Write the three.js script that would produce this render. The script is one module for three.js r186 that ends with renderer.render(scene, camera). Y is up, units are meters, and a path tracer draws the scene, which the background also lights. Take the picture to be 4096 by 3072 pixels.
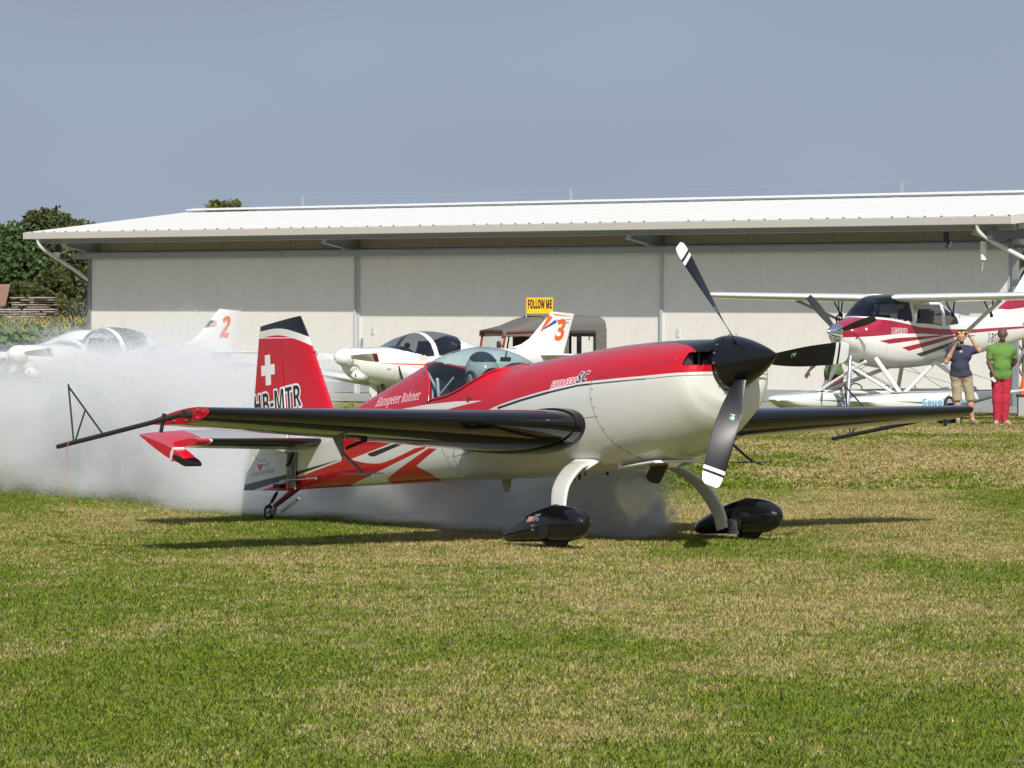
import * as THREE from 'three';
import { mergeGeometries } from 'three/addons/utils/BufferGeometryUtils.js';

// ---------------------------------------------------------------- camera, sky, sun, exposure
const scene = new THREE.Scene();
const EYE = 1.8;                                   // eye height of the photographer above the strip
const camera = new THREE.PerspectiveCamera(9.4836, 1024 / 768, 0.5, 3000);
camera.position.set(0, EYE, 0);
camera.setViewOffset(1024, 768, 0, 83.1, 1024, 768);   // level camera, lens shifted so that the horizon lies above the middle
const renderer = new THREE.WebGLRenderer({ antialias: true });
renderer.setSize(1024, 768);
renderer.toneMapping = THREE.LinearToneMapping;
renderer.toneMappingExposure = 1.0;
renderer.shadowMap.enabled = true;
const SUN = new THREE.Vector3(0.16, 0.83, 0.98).normalize();
const sun = new THREE.DirectionalLight(new THREE.Color(1, 0.955, 0.88), 4.8);
sun.name = 'sun';
sun.position.copy(SUN).multiplyScalar(120).add(new THREE.Vector3(0, 0, -60));
sun.target.position.set(0, 0, -60);
sun.castShadow = true;
Object.assign(sun.shadow.camera, { left: -60, right: 60, top: 60, bottom: -60, near: 1, far: 300 });
sun.shadow.mapSize.set(4096, 4096);
sun.shadow.radius = 1;
scene.add(sun, sun.target);

// ---------------------------------------------------------------- random numbers and noise
function rng(seed) { let a = seed >>> 0; return () => { a = (a + 0x6d2b79f5) | 0; let t = Math.imul(a ^ (a >>> 15), 1 | a); t = (t + Math.imul(t ^ (t >>> 7), 61 | t)) ^ t; return ((t ^ (t >>> 14)) >>> 0) / 4294967296; }; }
function hash3(x, y, z) { let h = Math.imul(x, 374761393) + Math.imul(y, 668265263) + Math.imul(z, 2147483647 - 58); h = Math.imul(h ^ (h >>> 13), 1274126177); h ^= h >>> 16; return (h >>> 0) / 4294967296; }
const fade = (t) => t * t * t * (t * (t * 6 - 15) + 10), mixf = (a, b, t) => a + (b - a) * t, clamp = (x, a = 0, b = 1) => Math.min(b, Math.max(a, x));
const sstep = (a, b, x) => { const t = clamp((x - a) / (b - a)); return t * t * (3 - 2 * t); };
function noise(x, y = 0, z = 0) {
  const X = Math.floor(x), Y = Math.floor(y), Z = Math.floor(z), u = fade(x - X), v = fade(y - Y), w = fade(z - Z), h = (i, j, k) => hash3(X + i, Y + j, Z + k);
  return mixf(mixf(mixf(h(0, 0, 0), h(1, 0, 0), u), mixf(h(0, 1, 0), h(1, 1, 0), u), v), mixf(mixf(h(0, 0, 1), h(1, 0, 1), u), mixf(h(0, 1, 1), h(1, 1, 1), u), v), w);
}
function fbm(x, y = 0, z = 0, o = 4) { let s = 0, a = 0.5, n = 0; for (let i = 0; i < o; i++) { s += a * noise(x, y, z); n += a; a *= 0.5; x = x * 2.03 + 17.1; y = y * 2.03 + 5.7; z = z * 2.03 + 9.3; } return s / n; }

// sky: hazy late-summer air, grey-blue near the horizon, bluer overhead, a wide pale aureole round the sun; unseen zenith and aureole brightened to lift shaded walls
{
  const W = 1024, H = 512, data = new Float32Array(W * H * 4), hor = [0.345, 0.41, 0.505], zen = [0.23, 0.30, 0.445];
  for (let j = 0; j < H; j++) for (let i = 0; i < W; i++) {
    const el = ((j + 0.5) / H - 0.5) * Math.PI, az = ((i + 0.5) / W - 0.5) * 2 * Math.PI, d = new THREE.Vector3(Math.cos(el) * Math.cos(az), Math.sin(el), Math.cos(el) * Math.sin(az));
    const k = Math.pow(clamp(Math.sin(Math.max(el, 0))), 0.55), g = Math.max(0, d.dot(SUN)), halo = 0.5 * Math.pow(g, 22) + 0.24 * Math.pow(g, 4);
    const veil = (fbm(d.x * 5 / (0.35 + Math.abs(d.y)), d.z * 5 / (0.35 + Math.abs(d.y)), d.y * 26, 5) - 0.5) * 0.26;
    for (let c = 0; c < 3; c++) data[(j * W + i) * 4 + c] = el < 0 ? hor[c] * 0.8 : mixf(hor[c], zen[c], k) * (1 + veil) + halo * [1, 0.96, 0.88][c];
    data[(j * W + i) * 4 + 3] = 1;
  }
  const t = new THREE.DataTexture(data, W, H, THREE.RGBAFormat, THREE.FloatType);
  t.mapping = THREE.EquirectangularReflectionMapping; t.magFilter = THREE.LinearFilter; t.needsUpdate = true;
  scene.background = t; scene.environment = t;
}

// ---------------------------------------------------------------- helpers
const names = {};
function numbered(n) { const k = (names[n] = (names[n] ?? -1) + 1); return k ? `${n}_${String(k).padStart(3, '0')}` : n; }
function thing(name, label, category, pos = [0, 0, 0], turn = 0, group) {
  const o = new THREE.Group(); o.name = numbered(name); o.position.set(...pos); o.rotation.y = turn; o.userData = { label, category };
  if (group) o.userData.group = group;
  scene.add(o); return o;
}
function mesh(name, geo, mat, parent, extra) {
  const m = new THREE.Mesh(Array.isArray(geo) ? join(geo) : geo, mat); m.name = parent === scene ? numbered(name) : name; m.castShadow = m.receiveShadow = true;
  if (extra) Object.assign(m.userData, extra);
  parent.add(m); return m;
}
function join(list) {
  list = list.map((g) => { g = g.index ? g.toNonIndexed() : g; for (const k of Object.keys(g.attributes)) if (!['position', 'normal', 'uv'].includes(k)) g.deleteAttribute(k); return g; });
  if (!list.every((g) => g.attributes.uv)) list.forEach((g) => g.deleteAttribute('uv'));
  return mergeGeometries(list);
}
const C = (r, g, b) => new THREE.Color().setRGB(r, g, b);
const std = (c, rough = 0.6, o = {}) => new THREE.MeshStandardMaterial({ color: Array.isArray(c) ? C(...c) : c, roughness: rough, side: THREE.DoubleSide, ...o });
const gloss = (c, o = {}) => new THREE.MeshPhysicalMaterial({ color: Array.isArray(c) ? C(...c) : c, roughness: 0.5, specularIntensity: 0.25, clearcoat: 1, clearcoatRoughness: 0.04, side: THREE.DoubleSide, ...o });
const glass = (c, o = {}) => new THREE.MeshPhysicalMaterial({ color: C(...c), roughness: 0.02, transmission: 1, thickness: 0, ior: 1.45, side: THREE.DoubleSide, ...o });
const V = (x, y, z) => new THREE.Vector3(x, y, z);
function place(g, pos, rot, scl) { if (scl) g.scale(...scl); if (rot) g.applyMatrix4(new THREE.Matrix4().makeRotationFromEuler(new THREE.Euler(...rot))); if (pos) g.translate(...pos); return g; }
const box = (w, h, d, pos, rot) => place(new THREE.BoxGeometry(w, h, d), pos, rot);
// box with chamfered long edges along x
function bevelBox(w, h, d, pos, rot, r = 0.01) {
  const s = new THREE.Shape(); s.moveTo(-w / 2 + r, -h / 2 + r); s.lineTo(w / 2 - r, -h / 2 + r); s.lineTo(w / 2 - r, h / 2 - r); s.lineTo(-w / 2 + r, h / 2 - r); s.closePath();
  const g = new THREE.ExtrudeGeometry(s, { depth: d - 2 * r, bevelEnabled: true, bevelThickness: r, bevelSize: r, bevelSegments: 1 }); g.translate(0, 0, -d / 2 + r); return place(g, pos, rot);
}
function rod(a, b, ra, rb = ra, n = 8) {
  const A = V(...a), B = V(...b), L = A.distanceTo(B), g = new THREE.CylinderGeometry(rb, ra, L, n);
  g.applyQuaternion(new THREE.Quaternion().setFromUnitVectors(V(0, 1, 0), B.clone().sub(A).normalize())); g.translate(...A.add(B).multiplyScalar(0.5).toArray()); return g;
}
const tube = (pts, r, seg = 24, n = 8) => new THREE.TubeGeometry(new THREE.CatmullRomCurve3(pts.map((p) => V(...p))), seg, r, n);
const disc = (r, w, pos, n = 28, axis = 'z') => place(new THREE.CylinderGeometry(r, r, w, n), pos, axis === 'z' ? [Math.PI / 2, 0, 0] : axis === 'x' ? [0, 0, Math.PI / 2] : undefined);
// rings of equal length -> skin; open or capped ends; uv from a function of the point
function loft(rings, { closed = true, caps = [true, true], uv, shape = true } = {}) {
  const n = rings[0].length, pos = [], idx = [], m = closed ? n : n - 1;
  for (const r of rings) for (const p of r) pos.push(...p);
  for (let i = 0; i + 1 < rings.length; i++) for (let j = 0; j < m; j++) { const a = i * n + j, b = i * n + ((j + 1) % n), c = a + n, d = b + n; idx.push(a, c, b, b, c, d); }
  [[0, caps[0]], [rings.length - 1, caps[1]]].forEach(([k, on]) => {
    if (!on) return; const o = pos.length / 3, r = rings[k], c = [0, 0, 0]; r.forEach((p) => p.forEach((x, i) => (c[i] += x / n)));
    pos.push(...c); r.forEach((p) => pos.push(...p)); for (let j = 0; j < n; j++) { const a = o + 1 + j, b = o + 1 + ((j + 1) % n); k ? idx.push(o, b, a) : idx.push(o, a, b); }
  });
  const g = new THREE.BufferGeometry(); g.setAttribute('position', new THREE.Float32BufferAttribute(pos, 3)); g.setIndex(idx);
  if (uv) { const u = []; for (let i = 0; i < pos.length; i += 3) u.push(...uv(pos[i], pos[i + 1], pos[i + 2])); g.setAttribute('uv', new THREE.Float32BufferAttribute(u, 2)); }
  g.computeVertexNormals(); return g;
}
// triangles sorted into parts by a test on their middle; a null answer drops the triangle
function split(g, test) {
  const p = g.attributes.position.array, nn = g.attributes.normal.array, u = g.attributes.uv?.array, I = g.index.array, bins = {};
  for (let t = 0; t < I.length; t += 3) {
    const m = [0, 0, 0]; for (let k = 0; k < 3; k++) for (let c = 0; c < 3; c++) m[c] += p[I[t + k] * 3 + c] / 3;
    const key = test(...m); if (key) (bins[key] ??= []).push(I[t], I[t + 1], I[t + 2]);
  }
  const out = {};
  for (const [key, list] of Object.entries(bins)) {
    const map = new Map(), P = [], N = [], U = [], J = list.map((v) => { if (!map.has(v)) { map.set(v, map.size); P.push(p[v * 3], p[v * 3 + 1], p[v * 3 + 2]); N.push(nn[v * 3], nn[v * 3 + 1], nn[v * 3 + 2]); if (u) U.push(u[v * 2], u[v * 2 + 1]); } return map.get(v); });
    const q = new THREE.BufferGeometry(); q.setAttribute('position', new THREE.Float32BufferAttribute(P, 3)); q.setAttribute('normal', new THREE.Float32BufferAttribute(N, 3)); if (u) q.setAttribute('uv', new THREE.Float32BufferAttribute(U, 2)); q.setIndex(J); out[key] = q;
  }
  return out;
}
// smooth interpolation of a table [[x, a, b, ...], ...] sorted by x (ascending)
function table(rows) {
  const n = rows.length, slope = rows.map((r, i) => r.map((v, c) => { if (!c) return 0; const A = rows[Math.max(0, i - 1)], B = rows[Math.min(n - 1, i + 1)]; return (B[c] - A[c]) / (B[0] - A[0]); }));
  return (x) => {
    let i = 0; while (i < n - 2 && x > rows[i + 1][0]) i++;
    const a = rows[i], b = rows[i + 1], h = b[0] - a[0], t = clamp((x - a[0]) / h), t2 = t * t, t3 = t2 * t;
    return a.map((v, c) => (c ? (2 * t3 - 3 * t2 + 1) * v + (t3 - 2 * t2 + t) * h * slope[i][c] + (-2 * t3 + 3 * t2) * b[c] + (t3 - t2) * h * slope[i + 1][c] : x));
  };
}
// fuselage ring: rows are [u, top, bottom, half width, height of widest point, exponent above, exponent below]
function hullRing([u, top, bot, w, ym, nt, nb], n = 64, grow = 0) {
  return Array.from({ length: n }, (_, i) => {
    const t = (i / n) * 2 * Math.PI, c = Math.cos(t), s = Math.sin(t), e = 2 / (s >= 0 ? nt : nb);
    return [u, ym + Math.sign(s) * Math.pow(Math.abs(s), e) * ((s >= 0 ? top - ym : ym - bot) + grow), Math.sign(c) * Math.pow(Math.abs(c), e) * (w + grow)];
  });
}
const span = (a, b, n) => Array.from({ length: n + 1 }, (_, i) => a + ((b - a) * i) / n);
// airfoil section from leading edge L to trailing edge T (points), thickness ratio, thickness direction up; part of the chord from c0 to c1
function foil(L, T, th, up, n = 18, c0 = 0, c1 = 1) {
  const A = V(...L), D = V(...T).sub(A), len = D.length(), y = (x) => 5 * th * len * (0.2969 * Math.sqrt(x) - 0.126 * x - 0.3516 * x * x + 0.2843 * x ** 3 - 0.1026 * x ** 4), pts = [];
  const xs = Array.from({ length: n + 1 }, (_, i) => c0 + (c1 - c0) * (1 - Math.cos((i / n) * Math.PI)) / 2);
  const at = (x, s) => A.clone().addScaledVector(D, x).addScaledVector(up, s * Math.max(y(x), 0.001)).toArray();
  for (let i = n; i >= 0; i--) pts.push(at(xs[i], 1));
  for (let i = c0 > 0 ? 0 : 1; i <= n; i++) pts.push(at(xs[i], -1));
  return pts;
}
function canvas(w, h, draw) { const c = document.createElement('canvas'); c.width = w; c.height = h; const x = c.getContext('2d'); draw(x, w, h); const t = new THREE.CanvasTexture(c); t.colorSpace = THREE.SRGBColorSpace; t.anisotropy = 8; return t; }
function dataTex(w, h, f, srgb) {
  const d = new Uint8Array(w * h * 4); for (let j = 0; j < h; j++) for (let i = 0; i < w; i++) { const v = f(i, j); for (let c = 0; c < 3; c++) d[(j * w + i) * 4 + c] = clamp(Array.isArray(v) ? v[c] : v) * 255; d[(j * w + i) * 4 + 3] = 255; }
  const t = new THREE.DataTexture(d, w, h); t.wrapS = t.wrapT = THREE.RepeatWrapping; t.magFilter = THREE.LinearFilter; if (srgb) t.colorSpace = THREE.SRGBColorSpace; t.needsUpdate = true; return t;
}
// closed surface of a distance field (naive surface nets)
function skin(f, min, max, cell) {
  const N = [0, 1, 2].map((c) => Math.ceil((max[c] - min[c]) / cell) + 1), [nx, ny, nz] = N, val = new Float32Array(nx * ny * nz), at = (i, j, k) => i + nx * (j + ny * k);
  for (let k = 0; k < nz; k++) for (let j = 0; j < ny; j++) for (let i = 0; i < nx; i++) val[at(i, j, k)] = f(min[0] + i * cell, min[1] + j * cell, min[2] + k * cell);
  const id = new Int32Array(nx * ny * nz).fill(-1), pos = [], idx = [], ed = [[0, 1], [2, 3], [4, 5], [6, 7], [0, 2], [1, 3], [4, 6], [5, 7], [0, 4], [1, 5], [2, 6], [3, 7]];
  for (let k = 0; k + 1 < nz; k++) for (let j = 0; j + 1 < ny; j++) for (let i = 0; i + 1 < nx; i++) {
    const v = []; let m = 0; for (let c = 0; c < 8; c++) { v.push(val[at(i + (c & 1), j + ((c >> 1) & 1), k + (c >> 2))]); if (v[c] < 0) m |= 1 << c; }
    if (m === 0 || m === 255) continue; let s = [0, 0, 0], n = 0;
    for (const [a, b] of ed) if (v[a] < 0 !== v[b] < 0) { const t = v[a] / (v[a] - v[b]); for (let q = 0; q < 3; q++) { const pa = (a >> q) & 1, pb = (b >> q) & 1; s[q] += pa + (pb - pa) * t; } n++; }
    id[at(i, j, k)] = pos.length / 3; pos.push(min[0] + (i + s[0] / n) * cell, min[1] + (j + s[1] / n) * cell, min[2] + (k + s[2] / n) * cell);
  }
  for (let k = 1; k + 1 < nz; k++) for (let j = 1; j + 1 < ny; j++) for (let i = 1; i + 1 < nx; i++) {
    const a = val[at(i, j, k)] < 0;
    [[1, 0, 0], [0, 1, 0], [0, 0, 1]].forEach(([x, y, z], q) => {
      if (a === val[at(i + x, j + y, k + z)] < 0) return; const o = [[0, 1, 0, 0, 0, 1], [0, 0, 1, 1, 0, 0], [1, 0, 0, 0, 1, 0]][q];
      const g = (s, t) => id[at(i - o[0] * s - o[3] * t, j - o[1] * s - o[4] * t, k - o[2] * s - o[5] * t)], A = g(0, 0), B = g(1, 0), D = g(1, 1), E = g(0, 1);
      if (A < 0 || B < 0 || D < 0 || E < 0) return; a ? idx.push(A, B, D, A, D, E) : idx.push(A, D, B, A, E, D);
    });
  }
  const g = new THREE.BufferGeometry(); g.setAttribute('position', new THREE.Float32BufferAttribute(pos, 3)); g.setIndex(idx); g.computeVertexNormals(); return g;
}
const capsule = (p, a, b, ra, rb) => { const bx = b[0] - a[0], by = b[1] - a[1], bz = b[2] - a[2], px = p[0] - a[0], py = p[1] - a[1], pz = p[2] - a[2], t = clamp((px * bx + py * by + pz * bz) / (bx * bx + by * by + bz * bz + 1e-9)); return Math.hypot(px - bx * t, py - by * t, pz - bz * t) - (ra + (rb - ra) * t); };
const smin = (a, b, k) => { const h = Math.max(k - Math.abs(a - b), 0) / k; return Math.min(a, b) - h * h * k * 0.25; };
const field = (bones, k = 0.03) => (x, y, z) => { let d = 9; const p = [x, y, z]; for (const [a, b, ra, rb] of bones) d = smin(d, capsule(p, a, b, ra, rb ?? ra), k); return d; };

// the strip is level under the aeroplane and falls away gently beyond it
const groundY = (D) => -0.75 * sstep(34, 118, D) + 0;

// ---------------------------------------------------------------- ground: one sheet to the horizon, then the grass on it
const dryness = (x, z) => {                         // 0 green .. 1 straw; patches of a metre or so, with larger swathes
  const a = fbm(x * 0.62 + 40, z * 0.30 - 7, 3, 4), b = fbm(x * 0.16 - 3, z * 0.085 + 11, 8, 3), c = fbm(x * 2.3, z * 1.5, 1, 2);
  const near = sstep(-33, -19, z) * 0.11;           // the far half of the strip is drier
  return clamp(sstep(0.33, 0.66, a * 0.52 + b * 0.38 + c * 0.16 - near - 0.01));
};
const GREEN = [0.145, 0.215, 0.02], GREEN2 = [0.25, 0.30, 0.028], STRAW = [0.57, 0.455, 0.235], STRAW2 = [0.43, 0.355, 0.125], SOIL = [0.15, 0.125, 0.06];
const mix3 = (a, b, t) => a.map((v, i) => mixf(v, b[i], t));
{
  const xs = [-1500, -600, -250, -120, -70, -45, ...span(-30, 30, 200), 45, 70, 120, 250, 600, 1500], zs = [60, 20, 0, -8, -12, ...span(-14, -64, 330), ...span(-64.5, -125, 110), -150, -200, -260, -320, -420, -600, -900, -1600];
  const pos = [], col = [], uv = [], idx = [];
  for (const z of zs) for (const x of xs) { const t = dryness(x, z); pos.push(x, groundY(-z), z); col.push(...mix3(mix3(GREEN, STRAW2, t), SOIL, 0.45)); uv.push(x, z); }
  for (let j = 0; j + 1 < zs.length; j++) for (let i = 0; i + 1 < xs.length; i++) { const a = j * xs.length + i, b = a + 1, c = a + xs.length, d = c + 1; idx.push(a, b, c, b, d, c); }
  const g = new THREE.BufferGeometry(); g.setAttribute('position', new THREE.Float32BufferAttribute(pos, 3)); g.setAttribute('color', new THREE.Float32BufferAttribute(col, 3)); g.setAttribute('uv', new THREE.Float32BufferAttribute(uv, 2)); g.setIndex(idx); g.computeVertexNormals();
  const t = dataTex(256, 256, (i, j) => { const s = 0.62 + 0.55 * hash3(i, j, 5) * (0.5 + hash3(i >> 1, j >> 1, 6)); return [s, s, s * 0.95]; }); t.repeat.set(1.4, 1.4);
  mesh('ground', g, new THREE.MeshStandardMaterial({ vertexColors: true, map: t, roughness: 1 }), scene, { kind: 'structure' });
}
{
  const R = rng(11);
  const tuft = (blades, rad, len, wid, lean) => {     // short mown blades round a point
    const pos = [], nor = [];
    for (let i = 0; i < blades; i++) {
      const a = R() * 6.283, r = rad * Math.sqrt(R()), x = r * Math.cos(a), z = r * Math.sin(a), h = len * (0.45 + 0.75 * R()), d = R() * 6.283, q = R() * 6.283, w = wid * (0.6 + 0.8 * R()), l = lean * h * (0.4 + 1.3 * R());
      const tip = [x + Math.cos(d) * l, h, z + Math.sin(d) * l], wx = Math.cos(q) * w / 2, wz = Math.sin(q) * w / 2, mid = [x + Math.cos(d) * l * 0.35, h * 0.6, z + Math.sin(d) * l * 0.35];
      pos.push(x - wx, -0.01, z - wz, x + wx, -0.01, z + wz, mid[0] + wx * 0.7, mid[1], mid[2] + wz * 0.7, x - wx, -0.01, z - wz, mid[0] + wx * 0.7, mid[1], mid[2] + wz * 0.7, mid[0] - wx * 0.7, mid[1], mid[2] - wz * 0.7, mid[0] - wx * 0.7, mid[1], mid[2] - wz * 0.7, mid[0] + wx * 0.7, mid[1], mid[2] + wz * 0.7, ...tip);
    }
    const g = new THREE.BufferGeometry(); g.setAttribute('position', new THREE.Float32BufferAttribute(pos, 3)); g.computeVertexNormals();
    const n = g.attributes.normal; for (let i = 0; i < n.count; i++) { const v = V(n.getX(i), Math.abs(n.getY(i)) + 0.9, n.getZ(i)).normalize(); n.setXYZ(i, v.x, v.y, v.z); }
    return g;
  };
  const mat = new THREE.MeshPhysicalMaterial({ color: 0xffffff, roughness: 0.95, transmission: 0.25, thickness: 0, specularIntensity: 0.25, side: THREE.DoubleSide });
  const field = (name, zones, geos) => geos.forEach((geo, gi) => {
    const M = [], K = [];
    for (const [z0, z1, dens] of zones) {
      const area = (z0 - z1) * ((-z0 - z1) / 2) * 0.2212 * 1.16, n = Math.round((area * dens) / geos.length);
      for (let i = 0; i < n; i++) {
        const D = Math.sqrt(z0 * z0 + (z1 * z1 - z0 * z0) * R()), x = (R() - 0.5) * D * 0.2212 * 1.16, z = -D, dry = dryness(x, z), straw = R() < 0.045 + 0.90 * dry, v = R();
        const base = straw ? mix3(STRAW, STRAW2, v) : mix3(GREEN, GREEN2, clamp(v * 0.75 + dry * 0.4)), s = (0.78 + 0.45 * R()) * (straw ? 1 : 1.05), k = 0.87 + 0.27 * R();
        M.push(new THREE.Matrix4().compose(V(x, groundY(D), z), new THREE.Quaternion().setFromAxisAngle(V(0, 1, 0), R() * 6.283), V(s, s * (0.8 + 0.5 * R()), s))); K.push(C(base[0] * k, base[1] * k, base[2] * k));
      }
    }
    const im = new THREE.InstancedMesh(geo, mat, M.length); im.name = numbered(name); M.forEach((m, i) => { im.setMatrixAt(i, m); im.setColorAt(i, K[i]); });
    im.castShadow = im.receiveShadow = true; im.userData = { kind: 'stuff', label: 'short patchy mown grass, green and straw-coloured', category: 'grass' }; scene.add(im);
  });
  field('grass', [[16.5, 24, 470], [24, 45, 330]], [tuft(24, 0.06, 0.017, 0.0042, 1.1), tuft(24, 0.06, 0.014, 0.004, 1.5), tuft(12, 0.05, 0.023, 0.0036, 0.9)]);
  field('far_grass', [[45, 70, 46], [70, 116, 26]], [tuft(34, 0.14, 0.03, 0.011, 1.1), tuft(28, 0.13, 0.026, 0.012, 1.3)]);
}

// ---------------------------------------------------------------- hangar (own axes: x along the front to the right, z out of the front, y up)
{
  const boxCloser = box(0.055, 0.035, 0.02);
  const H = thing('hangar', 'long low beige hangar with sliding doors and a pale metal roof', 'hangar', [-12.38, -0.75, -135.1], Math.atan2(0.72, 0.693) * -1 + 0);
  // local x must point to (0.693, 0, 0.72): a turn of -46.1 degrees about y
  const L = 34.9, TOP = 3.86, OUT = 1.4, END = 1.25, panelM = std([0.84, 0.812, 0.745], 0.55), M2 = std([0.832, 0.804, 0.738], 0.55), M3 = std([0.845, 0.818, 0.752], 0.55);
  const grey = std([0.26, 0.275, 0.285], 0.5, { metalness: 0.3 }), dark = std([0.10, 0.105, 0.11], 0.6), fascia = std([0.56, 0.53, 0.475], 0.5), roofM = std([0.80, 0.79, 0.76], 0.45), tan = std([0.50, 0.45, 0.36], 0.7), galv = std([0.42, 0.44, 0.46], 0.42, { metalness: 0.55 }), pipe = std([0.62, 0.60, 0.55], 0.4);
  const chan = std([0.50, 0.51, 0.525], 0.5), seam = dataTex(128, 128, (i, j) => { const r = 0.5 + 0.5 * Math.cos((i / 128) * Math.PI * 8); const g = 0.5 + 0.16 * r + 0.05 * (fbm(i * 0.04, j * 0.04, 2) - 0.5); return [g, g, g]; });
  const grime = dataTex(512, 512, (i, j) => { const s = fbm(i * 0.11, j * 0.006, 4, 4), q = fbm(i * 0.016, j * 0.012, 9, 4), d = fbm(i * 0.2, j * 0.2, 3, 2) > 0.79 ? 0.86 : 1; const v = (0.975 + 0.012 * s + 0.035 * (q - 0.5)) * (d < 1 ? 0.975 : 1); return [v, v * 0.997, v * 0.99]; }, true);
  for (const m of [panelM, M2, M3, tan]) m.map = grime;
  mesh('back_wall', [box(L, TOP + 0.45, 0.12, [L / 2, (TOP + 0.45) / 2, -0.42]), box(L, 3.9, 0.12, [L / 2, 1.95, -10.0]), box(0.12, 3.9, 9.5, [0.06, 1.95, -5.2])], panelM, H);
  // three sliding doors, each of twelve panels, hung one behind another
  for (let d = 0; d < 3; d++) {
    const x0 = d * 11.65 + (d ? 0.05 : 0.1), w = 11.55, zz = [-0.05, -0.13, -0.05][d], D = new THREE.Group(); D.name = 'sliding_door'; D.position.set(x0, 0, zz); H.add(D);
    for (let k = 0; k < 10; k++) { const pw = w / 10, g = bevelBox(pw - 0.004, 3.52, 0.07, [pw * (k + 0.5), 0.42 + 1.68 + 0.0, 0], undefined, 0.002); mesh('door_panel', g, [panelM, M2, M3][(k * 7 + d) % 3], D); }
    mesh('bottom_rail', bevelBox(w, 0.30, 0.09, [w / 2, 0.19, 0.012], undefined, 0.008), std([0.36, 0.37, 0.385], 0.5), D);
    mesh('edge_channel', box(0.09, 3.9, 0.13, [0.02, 1.96, 0.02]), d ? chan : grey, D); mesh('edge_channel', box(0.04, 3.9, 0.11, [w, 1.96, 0.02]), chan, D);
    const plate = mesh('notice_plate', box(0.13, 0.20, 0.012, [0.58, 1.73, 0.045]), new THREE.MeshStandardMaterial({ roughness: 0.5, map: canvas(64, 96, (c, W, h) => { c.fillStyle = '#e4e6e0'; c.fillRect(0, 0, W, h); c.fillStyle = '#7d8a80'; c.fillRect(10, 40, 34, 8); c.fillRect(34, 12, 10, 30); c.strokeStyle = '#9ba79d'; c.lineWidth = 4; c.strokeRect(4, 4, W - 8, h - 8); c.fillStyle = '#8f9a90'; c.fillRect(12, 64, 38, 5); c.fillRect(12, 76, 30, 5); }) }), D);
    if (d === 1) mesh('door_handle', [bevelBox(0.09, 0.42, 0.03, [0.16, 1.32, 0.05]), box(0.04, 0.3, 0.02, [0.16, 1.32, 0.075])], galv, D);
  }
  mesh('door_rail', [bevelBox(L + 0.6, 0.17, 0.12, [L / 2 - 0.2, TOP - 0.01, 0.13], undefined, 0.01), box(L, 0.03, 0.3, [L / 2, TOP + 0.08, 0.02])], std([0.32, 0.335, 0.335], 0.55), H);
  for (const x of [3.4, 8.6, 14.2, 19.5, 25.8, 31.0]) mesh('rail_hanger', box(0.45, 0.12, 0.02, [x, TOP - 0.01, 0.2]), std([0.33, 0.34, 0.34], 0.5), H);
  // band of panels between rail and eaves, split into bays
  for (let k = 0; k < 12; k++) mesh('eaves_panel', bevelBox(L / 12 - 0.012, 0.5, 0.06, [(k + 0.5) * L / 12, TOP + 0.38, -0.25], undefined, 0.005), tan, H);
  // tapered rafters carrying the overhang
  const rafter = new THREE.Shape(); rafter.moveTo(-0.3, -0.02); rafter.lineTo(OUT - 0.34, 0.22); rafter.lineTo(OUT - 0.34, 0.46); rafter.lineTo(-0.3, 0.56); rafter.closePath();
  for (const x of [0.3, 11.6, 23.25, 34.75]) {
    const g = new THREE.ExtrudeGeometry(rafter, { depth: 0.03, bevelEnabled: false }); g.rotateY(-Math.PI / 2);
    mesh('rafter', [place(g.clone(), [x, TOP + 0.04, 0]), box(0.16, 0.02, OUT - 0.1, [x, TOP + 0.16, OUT / 2 - 0.2], [-0.185, 0, 0]), box(0.16, 0.22, 0.02, [x, TOP + 0.36, OUT - 0.33]), box(0.10, 0.03, 0.22, [x, TOP + 0.1, 0.3])], galv, H);
  }
  mesh('eaves_beam', [bevelBox(L + 2 * END - 0.6, 0.15, 0.08, [L / 2 + 0.1, TOP + 0.45, OUT - 0.36], undefined, 0.008), box(L + 2 * END - 0.6, 0.02, 0.18, [L / 2 + 0.1, TOP + 0.37, OUT - 0.36])], std([0.38, 0.395, 0.41], 0.5, { metalness: 0.2 }), H);
  const ey = TOP + 0.58, slope = 0.69 / 6.3, RUN = 6.3;
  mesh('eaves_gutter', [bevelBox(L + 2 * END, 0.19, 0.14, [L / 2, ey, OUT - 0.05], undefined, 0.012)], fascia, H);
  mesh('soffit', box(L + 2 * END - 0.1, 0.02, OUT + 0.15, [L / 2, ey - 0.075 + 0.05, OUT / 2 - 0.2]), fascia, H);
  // roof: trapezoidal sheets, each of its own, on both slopes
  const NS = 36, sw = (L + 2 * END) / NS, prof = [[0, 0], [0.30, 0], [0.36, 0.003], [0.46, 0.003], [0.52, 0], [0.80, 0], [0.86, 0.003], [0.96, 0.003], [1.0, 0.001]];
  const sheet = (dir) => { const rings = [0, 1].map((k) => prof.map(([a, b]) => [a * sw, b + (k ? RUN * slope : 0), dir > 0 ? (k ? OUT - RUN : OUT) : (k ? OUT - RUN : OUT - 2 * RUN)])); return loft(rings, { closed: false, caps: [false, false] }); };
  const front = sheet(1), back = sheet(-1), rm = [0, 1, 2].map((i) => std([0.785 - i * 0.004, 0.765 - i * 0.004, 0.72 - i * 0.005], 0.6));
  for (let k = 0; k < NS; k++) { const m = mesh('roof_sheet', front, rm[(k * 5) % 3], H); m.position.set(-END + k * sw, ey + 0.1, 0); const b = mesh('roof_sheet', back, rm[(k * 5 + 1) % 3], H); b.position.set(-END + k * sw, ey + 0.1, 0); }
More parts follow.
